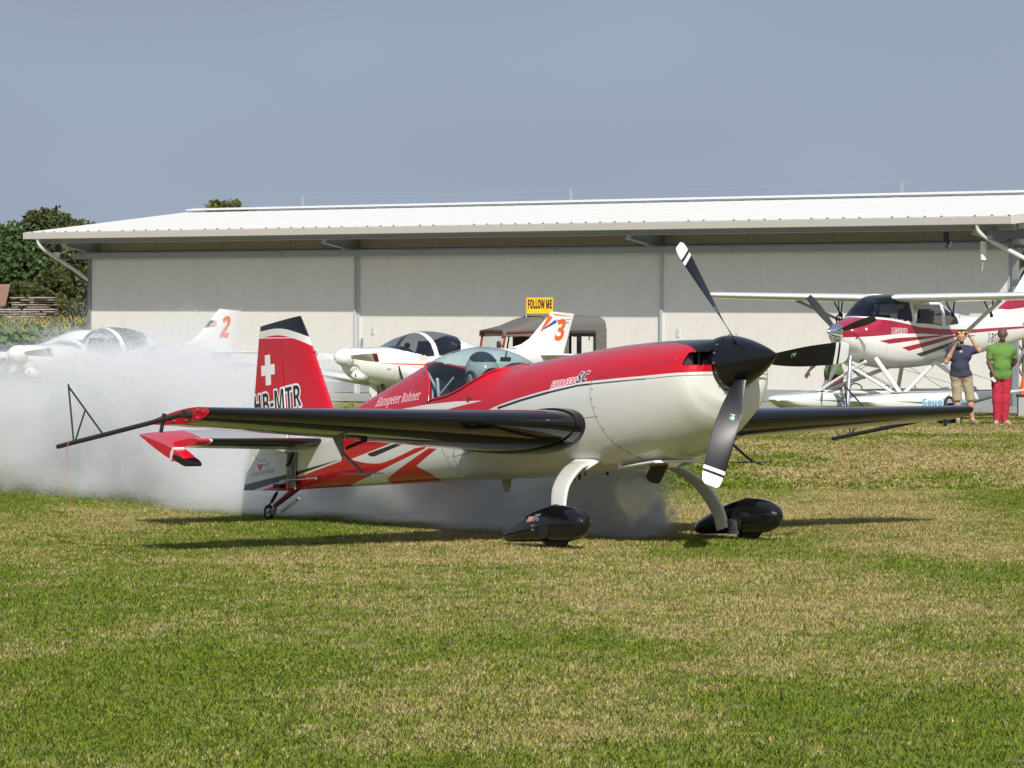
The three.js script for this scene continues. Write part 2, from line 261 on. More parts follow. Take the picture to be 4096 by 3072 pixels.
  for (let k = 0; k < NS * 2; k++) if (hash3(k, 3, 3) > 0.12) { const m = mesh('rib_closer', boxCloser, std([0.28, 0.22, 0.18], 0.7), H); m.position.set(-END + (k + 0.82) * sw / 2, ey + 0.115, OUT + 0.005); }
  mesh('ridge_cap', [box(L + 2 * END - 0.2, 0.03, 0.34, [L / 2 + 0.1, ey + 0.165 + RUN * slope, OUT - RUN + 0.15], [0.11, 0, 0]), box(L + 2 * END - 0.2, 0.03, 0.34, [L / 2 + 0.1, ey + 0.165 + RUN * slope, OUT - RUN - 0.15], [-0.11, 0, 0])], roofM, H);
  const cond = std([0.45, 0.47, 0.5], 0.4, { metalness: 0.5 });
  // lightning wire on posts along the ridge
  const px = [3.9, 15.1, 27.2, 37.5];
  for (const x of px) mesh('wire_post', [box(0.12, 0.28, 0.015, [x, ey + 0.3 + RUN * slope, OUT - RUN]), rod([x, ey + 0.2 + RUN * slope, OUT - RUN], [x, ey + 0.5 + RUN * slope, OUT - RUN], 0.018)], cond, H);
  mesh('lightning_wire', px.slice(1).map((x, i) => tube([[px[i], ey + 0.47 + RUN * slope, OUT - RUN], [(px[i] + x) / 2, ey + 0.42 + RUN * slope, OUT - RUN], [x, ey + 0.47 + RUN * slope, OUT - RUN]], 0.008, 12, 5)), cond, H);
  // gable ends
  const gable = new THREE.Shape(); gable.moveTo(-0.3, 3.7); gable.lineTo(-0.3, ey + 0.06 + slope * (OUT + 0.3)); gable.lineTo(OUT - RUN, ey + 0.06 + RUN * slope); gable.lineTo(OUT - 2 * RUN + 0.2, ey + 0.08); gable.lineTo(OUT - 2 * RUN + 0.2, 3.7); gable.closePath();
  const gf = (x) => { const g = new THREE.ExtrudeGeometry(gable, { depth: 0.05, bevelEnabled: false }); g.rotateY(-Math.PI / 2); g.translate(x, 0, 0); return g; };
  mesh('gable_wall', [gf(0.02), gf(L + 0.02)], panelM, H);
  const bars = (x) => [box(0.05, 0.19, RUN * 1.006, [x, ey + 0.345, OUT - RUN / 2], [Math.atan(slope), 0, 0]), box(0.05, 0.19, RUN * 1.006, [x, ey + 0.345, OUT - RUN * 1.5], [-Math.atan(slope), 0, 0])];
  mesh('verge_trim', [...bars(-END + 0.02), ...bars(L + END - 0.02)], fascia, H);
  for (let k = 0; k < 9; k++) mesh('gable_panel', bevelBox(0.05, 3.7, 1.04, [L + 0.12, 1.85, -0.9 - k * 1.06], undefined, 0.008), std([0.40 + 0.02 * (k % 2), 0.42, 0.44], 0.45, { metalness: 0.4 }), H);
  // corner column with lattice, at the right end
  mesh('corner_column', [box(0.16, TOP + 0.5, 0.05, [L + 0.28, TOP / 2 + 0.2, 0.12]), box(0.16, TOP + 0.5, 0.05, [L + 0.28, TOP / 2 + 0.2, -0.36]), ...Array.from({ length: 8 }, (_, k) => box(0.05, 0.62, 0.05, [L + 0.28, 0.3 + k * 0.5, -0.12], [k % 2 ? 0.75 : -0.75, 0, 0]))], galv, H);
  mesh('end_bracket', [box(0.14, 0.24, 1.35, [L + 0.42, TOP + 0.28, 0.55]), box(0.5, 0.08, 0.2, [L + 0.5, TOP - 0.02, 0.1])], std([0.17, 0.18, 0.2], 0.5, { metalness: 0.3 }), H);
  // downpipes from the gutter back to the wall
  const down = (x, dx) => tube([[x, ey - 0.06, OUT - 0.05], [x, ey - 0.22, OUT - 0.07], [x + dx * 0.16, ey - 0.42, OUT - 0.25], [x + dx * 0.9, ey - 0.95, 0.45], [x + dx * 1.28, ey - 1.28, 0.06]], 0.055, 30, 10);
  mesh('downpipe', [down(-0.62, 0.55)], pipe, H); mesh('corner_trim', box(0.09, TOP, 0.1, [0.0, TOP / 2, -0.06]), std([0.16, 0.18, 0.20], 0.5), H); mesh('downpipe', [down(L + 0.15, 0.9)], pipe, H);
  // floodlights under the eaves
  const flood = (x, z, t) => { const f = new THREE.Group(); f.name = 'floodlight'; f.position.set(x, TOP + 0.2, z); f.rotation.y = t; H.add(f); mesh('lamp_housing', [bevelBox(0.26, 0.2, 0.09, [0, -0.16, 0], [0.25, 0, 0], 0.02), box(0.12, 0.22, 0.1, [0, 0.02, -0.06])], std([0.02, 0.02, 0.022], 0.5), f); mesh('lamp_glass', box(0.21, 0.15, 0.01, [0, -0.163, 0.052], [0.25, 0, 0]), gloss([0.62, 0.63, 0.62]), f); };
  flood(-0.35, OUT - 0.55, 0.5); flood(L - 1.05, OUT - 0.4, 2.1);
  const hang = new THREE.Group(); hang.name = 'hanging_tube'; hang.position.set(L - 0.05, TOP + 0.12, OUT - 0.5); H.add(hang);
  mesh('tube_cover', rod([0, -0.02, 0], [0, -0.46, 0], 0.075, 0.075, 12), std([0.82, 0.82, 0.80], 0.5), hang); mesh('cord', rod([0, -0.46, 0], [-0.05, -0.72, 0], 0.012), std([0.5, 0.48, 0.42], 0.8), hang);
  mesh('lamp_bracket', tube([[0.25, TOP + 0.2, 0.4], [0.1, TOP + 0.14, 0.9], [-0.05, TOP + 0.05, OUT - 0.4]], 0.015), pipe, H);
}
{ // concrete apron in front of the doors
  const n = [-0.72, 0.693], a = [0.693, 0.72], P0 = [-12.38, -135.1], q = (t, o) => [P0[0] + a[0] * t + n[0] * o, 0, P0[1] + a[1] * t + n[1] * o], R = [];
  const pos = [], uv = [], idx = [], T = span(-6, 42, 24), O = span(-0.5, 7, 10);
  for (const t of T) for (const o of O) { const p = q(t, o); pos.push(p[0], groundY(-p[2]) + 0.03, p[2]); uv.push(t * 0.3, o * 0.3); }
  for (let i = 0; i < 24; i++) for (let j = 0; j < 10; j++) { const k = i * 11 + j; idx.push(k, k + 1, k + 11, k + 1, k + 12, k + 11); }
  const g = new THREE.BufferGeometry(); g.setAttribute('position', new THREE.Float32BufferAttribute(pos, 3)); g.setAttribute('uv', new THREE.Float32BufferAttribute(uv, 2)); g.setIndex(idx); g.computeVertexNormals();
  const t = dataTex(256, 256, (i, j) => { const v = 0.82 + 0.22 * (fbm(i * 0.05, j * 0.05, 2) - 0.3) + 0.08 * (hash3(i, j, 9) - 0.5); return [v, v, v * 0.97]; }, true);
  mesh('apron', g, std([0.40, 0.39, 0.37], 0.9, { map: t }), scene, { kind: 'structure' });
}

// ---------------------------------------------------------------- trees, sunflowers, lumber and the house behind
function tree(name, label, x, D, h, w, seed, tone, trunkH, lobes, leafN) {
  const R = rng(seed), T = thing(name, label, 'tree', [x, groundY(D), -D], 0, undefined), bark = std([0.09, 0.07, 0.05], 0.95), limbs = [], cl = [];
  const bend = (R() - 0.5) * 0.8; limbs.push(tube([[0, -0.1, 0], [bend * 0.3, trunkH * 0.5, 0.1], [bend, trunkH, 0], [bend * 1.1, h * 0.75, 0.1]], h * 0.022, 16, 8));
  for (let i = 0; i < lobes; i++) {
    const a = (i / lobes) * 6.283 * 2.4 + R(), y = trunkH * 0.75 + (h - trunkH * 0.75) * (0.08 + 0.86 * (i / (lobes - 1))), k = Math.sin(clamp((y - trunkH * 0.4) / (h - trunkH * 0.4)) * Math.PI * 0.86 + 0.25), r = w * 0.36 * k * (0.5 + 0.6 * R());
    const c = [bend + Math.cos(a) * r, y - h * 0.06, Math.sin(a) * r]; cl.push([c, w * (0.11 + 0.10 * R()) * (0.6 + 0.5 * k)]);
    limbs.push(tube([[bend * 0.8, mixf(trunkH * 0.7, y, 0.35), 0], [c[0] * 0.5, y - h * 0.14, c[2] * 0.5], c], h * 0.007, 8, 5));
  }
  mesh('trunk', limbs, bark, T);
  const lg = [], q = R; for (let i = 0; i < 7; i++) { const s = 0.15 + 0.1 * q(), g = new THREE.BufferGeometry(), p = [0, 0, 0, s * 0.5, s * 0.3, 0.02, 0, s * 1.1, -0.02, -s * 0.5, s * 0.4, 0.02]; g.setAttribute('position', new THREE.Float32BufferAttribute(p, 3)); g.setIndex([0, 1, 2, 0, 2, 3]); g.rotateX(q() * 2 - 1); g.rotateY(q() * 6.28); g.rotateZ(q() * 2 - 1); g.translate((q() - 0.5) * 0.42, (q() - 0.5) * 0.42, (q() - 0.5) * 0.42); g.computeVertexNormals(); lg.push(g.toNonIndexed()); }
  const leaf = mergeGeometries(lg), im = new THREE.InstancedMesh(leaf, new THREE.MeshPhysicalMaterial({ color: 0xffffff, roughness: 0.7, transmission: 0.4, thickness: 0, specularIntensity: 0.5, side: THREE.DoubleSide }), leafN);
  for (let i = 0; i < leafN; i++) {
    const [c, r] = cl[Math.floor(R() * cl.length)], d = V(R() - 0.5, R() - 0.5, R() - 0.5).normalize(), rr = r * (0.35 + 0.65 * Math.pow(R(), 0.4)) * (0.7 + 0.75 * noise(d.x * 3 + c[0], d.y * 3 + c[1], d.z * 3 + seed)), s = 0.7 + 0.7 * R();
    im.setMatrixAt(i, new THREE.Matrix4().compose(V(c[0] + d.x * rr * 1.15, c[1] + d.y * rr, c[2] + d.z * rr * 1.15), new THREE.Quaternion().setFromEuler(new THREE.Euler(R() * 6, R() * 6, R() * 6)), V(s, s, s)));
    const v = R(), k = 0.7 + 0.6 * R(); im.setColorAt(i, C(...mix3(tone[0], tone[1], v * v).map((t) => t * k)));
  }
  im.name = 'crown'; im.userData.kind = 'stuff'; im.castShadow = im.receiveShadow = true; T.add(im); return T;
}
const GRN = [[0.065, 0.115, 0.03], [0.14, 0.20, 0.055]], OLV = [[0.075, 0.10, 0.03], [0.18, 0.185, 0.055]];
const atX = (dx, D) => ((dx - 1106) / 10000) * D;
tree('broadleaf_tree', 'dark green broadleaf tree at the left edge of the field', atX(28, 272), 272, 6.7, 6.4, 3, GRN, 3.6, 26, 7600);
tree('broadleaf_tree', 'tall olive-brown tree half hidden by the left end of the hangar roof', atX(132, 284), 284, 8.0, 6.8, 7, OLV, 2.6, 34, 11500);
tree('broadleaf_tree', 'bushy dark tree behind the lumber stacks beside the hangar corner', atX(188, 270), 270, 5.9, 5.2, 21, OLV, 2.2, 20, 5200);
tree('broadleaf_tree', 'tree top showing above the hangar ridge', atX(492, 240), 240, 7.75, 4.6, 33, [[0.09, 0.11, 0.025], [0.22, 0.21, 0.05]], 3.2, 22, 3600);
tree('broadleaf_tree', 'yellow-green bush between the trunks at far left', atX(96, 264), 264, 4.3, 4.2, 41, [[0.08, 0.10, 0.025], [0.16, 0.15, 0.03]], 1, 9, 3600);
{
  const R = rng(77), X0 = atX(60, 218), F = thing('sunflower_field', 'field of blooming yellow sunflowers behind the parked aeroplanes', 'sunflowers', [X0, groundY(218), -218]); F.userData.kind = 'stuff';
  const petal = (r0, r1, n) => { const p = []; for (let i = 0; i < n; i++) { const a = (i / n) * 6.283, b = 0.5 * 6.283 / n; p.push(Math.cos(a - b) * r0, Math.sin(a - b) * r0, 0, Math.cos(a + b) * r0, Math.sin(a + b) * r0, 0, Math.cos(a) * r1, Math.sin(a) * r1, 0.03); } const g = new THREE.BufferGeometry(); g.setAttribute('position', new THREE.Float32BufferAttribute(p, 3)); g.computeVertexNormals(); return g; };
  const stem = mergeGeometries([rod([0, 0, 0], [0, 1.5, 0], 0.02, 0.02, 5).toNonIndexed(), ...Array.from({ length: 11 }, (_, i) => { const g = new THREE.PlaneGeometry(0.24, 0.26, 1, 1); g.rotateX(-0.8 + 0.5 * R()); g.translate(0, 0, 0.15); g.rotateY(i * 2.4); g.translate(0, 0.35 + i * 0.105, 0); return g.toNonIndexed(); })]);
  const n = 3800, spots = []; for (let i = 0; i < n; i++) spots.push([(R() - 0.5) * 22, -(R() - 0.5) * 60, R()]);
  const inst = (name, geo, mat, f) => { const all = name === 'stalk' ? spots : spots.filter((_, i) => i % 9 < 4), im = new THREE.InstancedMesh(geo, mat, all.length); all.forEach(([x, z, r], i) => im.setMatrixAt(i, f(x, z, r, i))); im.name = name; im.userData.kind = 'stuff'; im.castShadow = true; F.add(im); };
  inst('stalk', stem, new THREE.MeshPhysicalMaterial({ color: C(0.11, 0.18, 0.045), roughness: 0.8, transmission: 0.3, thickness: 0, side: THREE.DoubleSide }), (x, z, r) => new THREE.Matrix4().compose(V(x, 0, z), new THREE.Quaternion().setFromAxisAngle(V(0, 1, 0), r * 6.28), V(1, 0.85 + 0.3 * r, 1)));
  const head = (x, z, r, i) => new THREE.Matrix4().compose(V(x, 1.5 * (0.85 + 0.3 * r) + 0.02, z + 0.08), new THREE.Quaternion().setFromEuler(new THREE.Euler(0.15 + 0.5 * hash3(i, 1, 1), (hash3(i, 2, 1) - 0.5) * 2.6, 0)), V(1, 1, 1).multiplyScalar(0.8 + 0.5 * hash3(i, 3, 1)));
  inst('flower', petal(0.06, 0.135, 12), std([0.86, 0.62, 0.02], 0.7), head);
  inst('flower_heart', place(new THREE.CircleGeometry(0.062, 8), [0, 0, 0.012]), std([0.10, 0.055, 0.02], 0.9), head);
}
{
  const R = rng(5), wood = [[0.30, 0.25, 0.20], [0.40, 0.35, 0.29], [0.22, 0.185, 0.15]].map((c) => std(c, 0.9));
  const stack = (label, dx, D, y0, w, h, d) => {
    const T = thing('lumber_stack', label, 'lumber stack', [atX(dx, D), groundY(D) + y0, -D], (R() - 0.5) * 0.3, 'stacks of sawn boards beyond the sunflowers');
    const rows = Math.round(h / 0.13); for (let k = 0; k < rows; k++) { const g = []; for (let j = 0; j < 5; j++) if (R() > 0.12) g.push(box(w * (0.25 + 0.14 * R()), 0.05 + 0.04 * R(), d * 0.5, [(j - 2) * w * 0.2 + (R() - 0.5) * 0.12, k * 0.13 + 0.06, (R() - 0.5) * 0.5])); if (g.length) mesh('board', g, wood[k % 3], T); }
    mesh('dark_core', [box(w * 0.96, h - 0.1, d * 0.35, [0, h / 2 - 0.05, -d * 0.25])], std([0.035, 0.03, 0.026], 0.9), T);  // near-black block behind the boards, almost as wide and high as the stack
  };
  stack('low pile of grey boards at the left edge beyond the sunflowers', 12, 254, 1.5, 1.5, 0.62, 1.4);
  stack('low pile of pale boards between the edge pile and the high stack', 34, 255, 1.5, 1.1, 0.55, 1.4);
  stack('short stack with light striped board ends', 43, 256, 1.5, 0.7, 0.85, 1.4);
  stack('high long stack of weathered boards under the trees', 76, 258, 1.5, 2.1, 1.25, 1.6);
  mesh('bank', box(46, 1.5, 10, [atX(60, 259), groundY(259) + 0.75, -259]), std([0.22, 0.19, 0.09], 1), scene, { kind: 'structure' });
  const B = thing('farmhouse', 'farmhouse with terracotta roof showing at the left edge', 'house', [atX(-44, 266), groundY(266) - 0.75, -266]);
  mesh('wall', [box(3.1, 2.9, 4, [0, 1.45, 0])], std([0.46, 0.40, 0.33], 0.9), B);
  const ro = []; for (let k = 0; k < 9; k++) ro.push(box(3.5, 0.1, 0.42, [0, 3.1 + k * 0.13, 2.2 - k * 0.27], [0.35, 0, 0])); mesh('roof', ro, std([0.27, 0.15, 0.11], 0.9), B); mesh('window', box(0.7, 0.8, 0.06, [0.9, 1.6, 2.02]), std([0.05, 0.06, 0.07], 0.3), B);
  const S = thing('brick_shed', 'small brick shed with an open front behind the lumber', 'shed', [atX(66, 266), groundY(266) - 0.45, -266]);
  mesh('wall', [box(0.22, 2.8, 2, [-0.55, 1.4, 0]), box(1.5, 2.6, 0.2, [0.2, 1.3, -1])], std([0.42, 0.22, 0.13], 0.9), S); mesh('roof', [box(1.9, 0.14, 2.4, [0.2, 2.92, 0], [0.16, 0, 0]), box(1.7, 0.1, 0.3, [0.3, 2.75, 1.0])], std([0.20, 0.13, 0.10], 0.9), S);
}
{ // low hazy hills closing the horizon
  const rings = [0, 1].map((k) => Array.from({ length: 60 }, (_, i) => [-700 + i * 24, -2 + k * (9 + 7 * fbm(i * 0.15, 3)), -1150])), g = loft(rings, { closed: false, caps: [false, false] });
  const back = rings[1].map(([x, y, z]) => [x, -2, z - 300]); mesh('hills', [g, loft([rings[1], back], { closed: false, caps: [false, false] })], std([0.10, 0.14, 0.16], 1), scene, { kind: 'structure' });
}

// ---------------------------------------------------------------- the aerobatic aeroplane (own axes: x forward from the spinner tip, y up, z to its right wing, which is the near one)
const RED = [0.56, 0.006, 0.022], WHITE = [0.74, 0.725, 0.68], BLACK = [0.006, 0.006, 0.0075];
const blackM = gloss(BLACK, { clearcoatRoughness: 0.02, roughness: 0.6, specularIntensity: 0.04 }), redM = gloss(RED), whiteM = gloss(WHITE), steel = std([0.45, 0.45, 0.46], 0.35, { metalness: 0.8 }), rubber = std([0.018, 0.018, 0.019], 0.85), darkM = std([0.012, 0.012, 0.013], 0.6);
const AIR = thing('aerobatic_aeroplane', 'red, white and black single-seat aerobatic aeroplane taxiing with smoke on', 'aeroplane', [1.902, 0, -33.143], -0.8995);
{
  const A = AIR, S = 300, U0 = -6.82, Y0 = 1.8, uvF = (x, y) => [((x - U0) * S) / 2048, 1 - ((Y0 - y) * S) / 512];
  const livery = canvas(2048, 512, (c, W, h) => {
    const X = (u) => (u - U0) * S, Y = (y) => (Y0 - y) * S, poly = (col, pts) => { c.fillStyle = col; c.beginPath(); pts.forEach(([u, y], i) => (i ? c.lineTo(X(u), Y(y)) : c.moveTo(X(u), Y(y)))); c.closePath(); c.fill(); };
    const curve = (pts) => { c.beginPath(); c.moveTo(X(pts[0][0]), Y(pts[0][1])); for (let i = 1; i < pts.length - 1; i++) { const m = [(pts[i][0] + pts[i + 1][0]) / 2, (pts[i][1] + pts[i + 1][1]) / 2]; c.quadraticCurveTo(X(pts[i][0]), Y(pts[i][1]), X(m[0]), Y(m[1])); } const e = pts[pts.length - 1]; c.lineTo(X(e[0]), Y(e[1])); };
    const red = '#c40a22', white = '#e0ded7', black = '#131316';
    c.fillStyle = white; c.fillRect(0, 0, W, h);
    const edge = [[0, 1.31], [-0.347, 1.297], [-0.626, 1.283], [-0.916, 1.258], [-1.136, 1.243], [-1.56, 1.211], [-1.71, 1.198], [-2.07, 1.142], [-2.45, 1.072], [-2.73, 1.012], [-3.0, 0.93], [-3.4, 0.82], [-3.72, 0.68]];
    // red upper body, swept down to the belly behind the wing
    curve(edge); for (const [u, y] of [[-3.737, 0.655], [-4.586, 0.42], [-4.99, 0.326], [-5.25, 0.27], [-6.75, 0.10], [-6.41, 0.224], [-5.656, 0.385], [-5.012, 0.52], [-4.97, 0.6], [-5.02, 0.69], [-5.1, 0.76], [-5.3, 0.79], [-6.7, 0.80], [-6.7, 1.8], [0, 1.8]]) c.lineTo(X(u), Y(y)); c.closePath(); c.fillStyle = red; c.fill();
    // dark pin stripe under it
    c.strokeStyle = black; const pin = edge.slice(1, 10).map(([u, y]) => [u, y - 0.024]); for (let i = 0; i + 1 < pin.length; i++) { c.lineWidth = 1 + 4.5 * clamp((-pin[i][0] - 0.6) / 1.6); c.beginPath(); c.moveTo(X(pin[i][0]), Y(pin[i][1])); c.lineTo(X(pin[i + 1][0]), Y(pin[i + 1][1])); c.stroke(); }
    // red band further forward, white swoosh with a black bar
    poly(red, [[-3.68, 0.66], [-4.386, 0.394], [-4.42, 0.30], [-3.64, 0.33], [-3.718, 0.458], [-3.892, 0.516], [-3.565, 0.66]]);
    c.beginPath(); c.moveTo(X(-4.862), Y(0.54)); c.lineTo(X(-4.272), Y(0.675)); c.lineTo(X(-3.75), Y(0.765)); c.lineTo(X(-3.5), Y(0.74)); c.lineTo(X(-3.73), Y(0.672)); c.lineTo(X(-3.872), Y(0.655)); c.quadraticCurveTo(X(-4.3), Y(0.53), X(-4.418), Y(0.521)); c.quadraticCurveTo(X(-4.62), Y(0.505), X(-4.862), Y(0.54)); c.fillStyle = white; c.fill();
    c.beginPath(); c.moveTo(X(-4.596), Y(0.591)); c.lineTo(X(-4.189), Y(0.678)); c.lineTo(X(-4.047), Y(0.685)); c.lineTo(X(-4.481), Y(0.575)); c.quadraticCurveTo(X(-4.56), Y(0.565), X(-4.596), Y(0.591)); c.fillStyle = black; c.fill();
    // black stripe along the tail
    poly(black, [[-6.75, 0.255], [-6.7, 0.205], [-6.55, 0.222], [-5.656, 0.405], [-5.012, 0.535], [-5.656, 0.43]]);
    // white flash under the cockpit
    poly(white, [[-2.944, 1.042], [-3.3, 1.03], [-3.7, 1.0], [-4.1, 0.955], [-4.45, 0.90], [-4.2, 0.88], [-3.5, 0.95], [-3.213, 1.0]]);
    // fin: black top, white band
    poly(black, [[-6.6, 1.545], [-6.4, 1.542], [-6.2, 1.568], [-6.02, 1.567], [-5.85, 1.54], [-5.713, 1.505], [-5.6, 1.47], [-5.6, 1.8], [-6.6, 1.8]]);
    c.strokeStyle = white; c.lineWidth = 17; curve([[-6.6, 1.518], [-6.4, 1.516], [-6.2, 1.545], [-6.02, 1.546], [-5.85, 1.518], [-5.713, 1.484], [-5.6, 1.445]]); c.stroke();
    c.save(); c.translate(X(-6.26), Y(1.232)); c.rotate(-0.10); c.fillStyle = '#f2f1ec'; const q = S * 0.043, l = S * 0.125; c.fillRect(-q, -l, 2 * q, 2 * l); c.fillRect(-S * 0.108, -q, S * 0.216, 2 * q); c.restore();
    const text = (s, u, y, size, sx, rot, skew, fill, stroke, lw, font = 'bold') => { c.save(); c.translate(X(u), Y(y)); c.rotate(rot); c.transform(sx, 0, -skew * sx, 1, 0, 0); c.font = `${font} ${size * S}px ${font.includes('serif') ? 'serif' : 'sans-serif'}`; c.lineJoin = 'round'; if (stroke) { c.lineWidth = lw; c.strokeStyle = stroke; c.strokeText(s, 0, 0); } c.fillStyle = fill; c.fillText(s, 0, 0); c.restore(); };
    text('HB-MTR', -6.475, 0.835, 0.245, 0.80, -0.155, 0, '#151517', '#f1f0ec', 10);
    text('Hanspeter Rohner', -4.56, 0.962, 0.098, 0.84, -0.10, 0.25, '#f4f1ee', null, 0, 'italic serif');
    text('EXTRA', -2.06, 1.150, 0.062, 1.1, -0.115, 0.2, '#d8324a', '#ece6e4', 4); text('330', -1.865, 1.173, 0.070, 1.05, -0.115, 0.2, '#d8324a', '#f0eae8', 4);
    text('SC', -1.752, 1.192, 0.105, 1.1, -0.10, 0.25, '#17171a', '#d9d6d4', 4.5);
    // tail emblem and small lettering
    c.save(); c.translate(X(-6.45), Y(0.50)); c.lineWidth = 1.6; c.strokeStyle = '#33363a'; c.beginPath(); c.moveTo(-4, -10); c.quadraticCurveTo(20, 14, 44, 2); c.quadraticCurveTo(60, 2, 66, 18); c.quadraticCurveTo(50, 10, 36, 16); c.stroke(); c.fillStyle = '#c33a36'; c.beginPath(); c.moveTo(10, 10); c.quadraticCurveTo(30, 18, 40, 12); c.quadraticCurveTo(36, 30, 22, 28); c.closePath(); c.fill(); c.restore();
    text('AerotecStudioDesign', -6.5, 0.345, 0.052, 0.72, -0.14, 0.1, '#3c3c3e', null, 0, 'bold serif');
    // panel joints with their screws
    c.strokeStyle = 'rgba(70,66,62,0.75)'; c.lineWidth = 1.4; const seam = [[-1.56, 1.5], [-1.545, 1.22], [-1.54, 1.08], [-1.482, 0.95], [-1.37, 0.776], [-1.281, 0.69], [-1.2, 0.62]];
    const line = (p) => { c.beginPath(); p.forEach(([u, y], i) => (i ? c.lineTo(X(u), Y(y)) : c.moveTo(X(u), Y(y)))); c.stroke(); }, screw = (u, y, r = 1.9) => { c.fillStyle = '#3a3836'; c.beginPath(); c.arc(X(u), Y(y), r, 0, 7); c.fill(); c.fillStyle = '#bdb8b2'; c.beginPath(); c.arc(X(u) - 0.4, Y(y) - 0.5, r * 0.55, 0, 7); c.fill(); };
    line(seam); for (let i = 1; i < 6; i++) { screw(seam[i][0] + 0.02, seam[i][1]); screw((seam[i][0] + seam[i + 1][0]) / 2 + 0.02, (seam[i][1] + seam[i + 1][1]) / 2); }
    line([[-1.482, 0.95], [-1.62, 0.935]]); line([[-0.585, 1.385], [-1.0, 1.32], [-1.54, 1.225]]); for (let k = 0; k < 8; k++) screw(-0.66 - k * 0.123, 1.378 - k * 0.021, 2);
    line([[-3.2, 0.83], [-3.35, 0.62], [-3.3, 0.45]]); line([[-3.36, 0.60], [-3.0, 0.66]]); line([[-3.5, 0.66], [-3.36, 0.46]]); line([[-5.955, 0.65], [-5.935, 0.3]]);
    for (const [u, y] of [[-3.34, 0.62], [-3.15, 0.645], [-3.42, 0.6], [-5.8, 0.63], [-5.55, 0.66], [-5.3, 0.69], [-5.7, 0.55], [-1.8, 0.62], [-2.3, 0.6], [-2.8, 0.55]]) screw(u, y, 1.7);
    const R = rng(8); for (let k = 0; k < 130; k++) { c.fillStyle = `rgba(90,78,60,${0.05 + 0.12 * R()})`; c.fillRect(X(-0.6 - R() * 5.6), Y(0.3 + R() * 0.75), 1 + R() * 2.2, 1 + R() * 1.6); }
  });
  const skinM = new THREE.MeshPhysicalMaterial({ map: livery, roughness: 0.5, specularIntensity: 0.25, clearcoat: 1, clearcoatRoughness: 0.07, side: THREE.DoubleSide });
  const hull = table([
    // u, top, bottom, half width, widest at, exponents
    [-6.0, 0.70, 0.25, 0.055, 0.5, 2, 3.2], [-5.5, 0.79, 0.285, 0.13, 0.6, 2, 3.4], [-5.0, 0.96, 0.315, 0.195, 0.66, 2, 3.6], [-4.5, 1.142, 0.345, 0.25, 0.72, 2, 3.8], [-4.06, 1.308, 0.372, 0.295, 0.80, 2, 3.8], [-3.82, 1.394, 0.386, 0.32, 0.84, 2, 3.8], [-3.52, 1.44, 0.402, 0.345, 0.87, 2, 3.8], [-3.34, 1.443, 0.412, 0.36, 0.88, 2, 3.8], [-3.1, 1.404, 0.425, 0.378, 0.9, 2, 3.6],
    [-2.87, 1.316, 0.438, 0.395, 0.92, 2.1, 3.4], [-2.6, 1.345, 0.455, 0.412, 0.94, 2.2, 3.2], [-2.24, 1.395, 0.49, 0.44, 0.97, 2.25, 3.0], [-1.7, 1.462, 0.535, 0.468, 1.03, 2.3, 2.7], [-1.3, 1.497, 0.585, 0.478, 1.1, 2.3, 2.5], [-1.0, 1.513, 0.65, 0.47, 1.15, 2.3, 2.4], [-0.8, 1.519, 0.735, 0.455, 1.19, 2.3, 2.3], [-0.65, 1.52, 0.835, 0.432, 1.22, 2.3, 2.2], [-0.55, 1.51, 0.935, 0.395, 1.24, 2.2, 2.2], [-0.5, 1.485, 1.03, 0.34, 1.26, 2.1, 2.1]]);
  const us = [...span(-6.0, -4.2, 36), ...span(-4.17, -2.8, 190), ...span(-2.78, -1.55, 30), ...span(-1.54, -0.66, 60), ...span(-0.655, -0.5, 36)];
  const nose = hullRing(hull(-0.5), 180), g = loft([...us.map((u) => hullRing(hull(u), 180)), ...span(1, 14, 13).map((k) => nose.map(([x, y, z]) => [x + 0.012 * Math.min(1, k / 3), 1.27 + (y - 1.27) * (1 - k * 0.045), z * (1 - k * 0.045)]))], { uv: uvF, caps: [true, true] });
  const sill = table([[-4.2, 0.9], [-3.74, 1.02], [-3.5, 1.058], [-3.33, 1.103], [-3.13, 1.19], [-2.98, 1.265], [-2.9, 1.3], [-2.85, 1.33]]), rear = table([[0.9, -3.66], [1.02, -3.69], [1.12, -3.725], [1.19, -3.775], [1.26, -3.89], [1.31, -4.05], [1.36, -4.12]]);
  const inCanopy = (x, y) => x < -2.84 && y > 1.0 && x > rear(y)[1] && y > sill(x)[1];
  const parts = split(g, (x, y, z) => {
    if (inCanopy(x, y)) return 'canopy';
    if (x > -0.592 && y > 1.338 && y < 1.432 && Math.abs(z) > 0.13) return null;
    const half = 0.30 * Math.pow(clamp((x + 1.25) / 0.72), 0.6); if (x > -1.25 && y > 1.432 && Math.abs(z) < half) return 'glare_panel';
    return x > -1.545 ? 'cowling' : 'fuselage';
  });
  mesh('fuselage', parts.fuselage, skinM, A); mesh('cowling', parts.cowling, skinM, A); mesh('anti_glare_panel', parts.glare_panel, blackM, A);
  mesh('canopy', parts.canopy, glass([0.70, 0.80, 0.81], { roughness: 0.0 }), A);
  // air inlets beside the spinner: dark ducts behind the openings
  const skinZ = (x, y) => { const [, top, , w, ym, nt] = hull(Math.min(x, -0.5)), r = clamp((y - ym) / (top - ym)); return w * Math.pow(Math.max(1 - Math.pow(r, nt), 0), 1 / nt) - 0.008; };
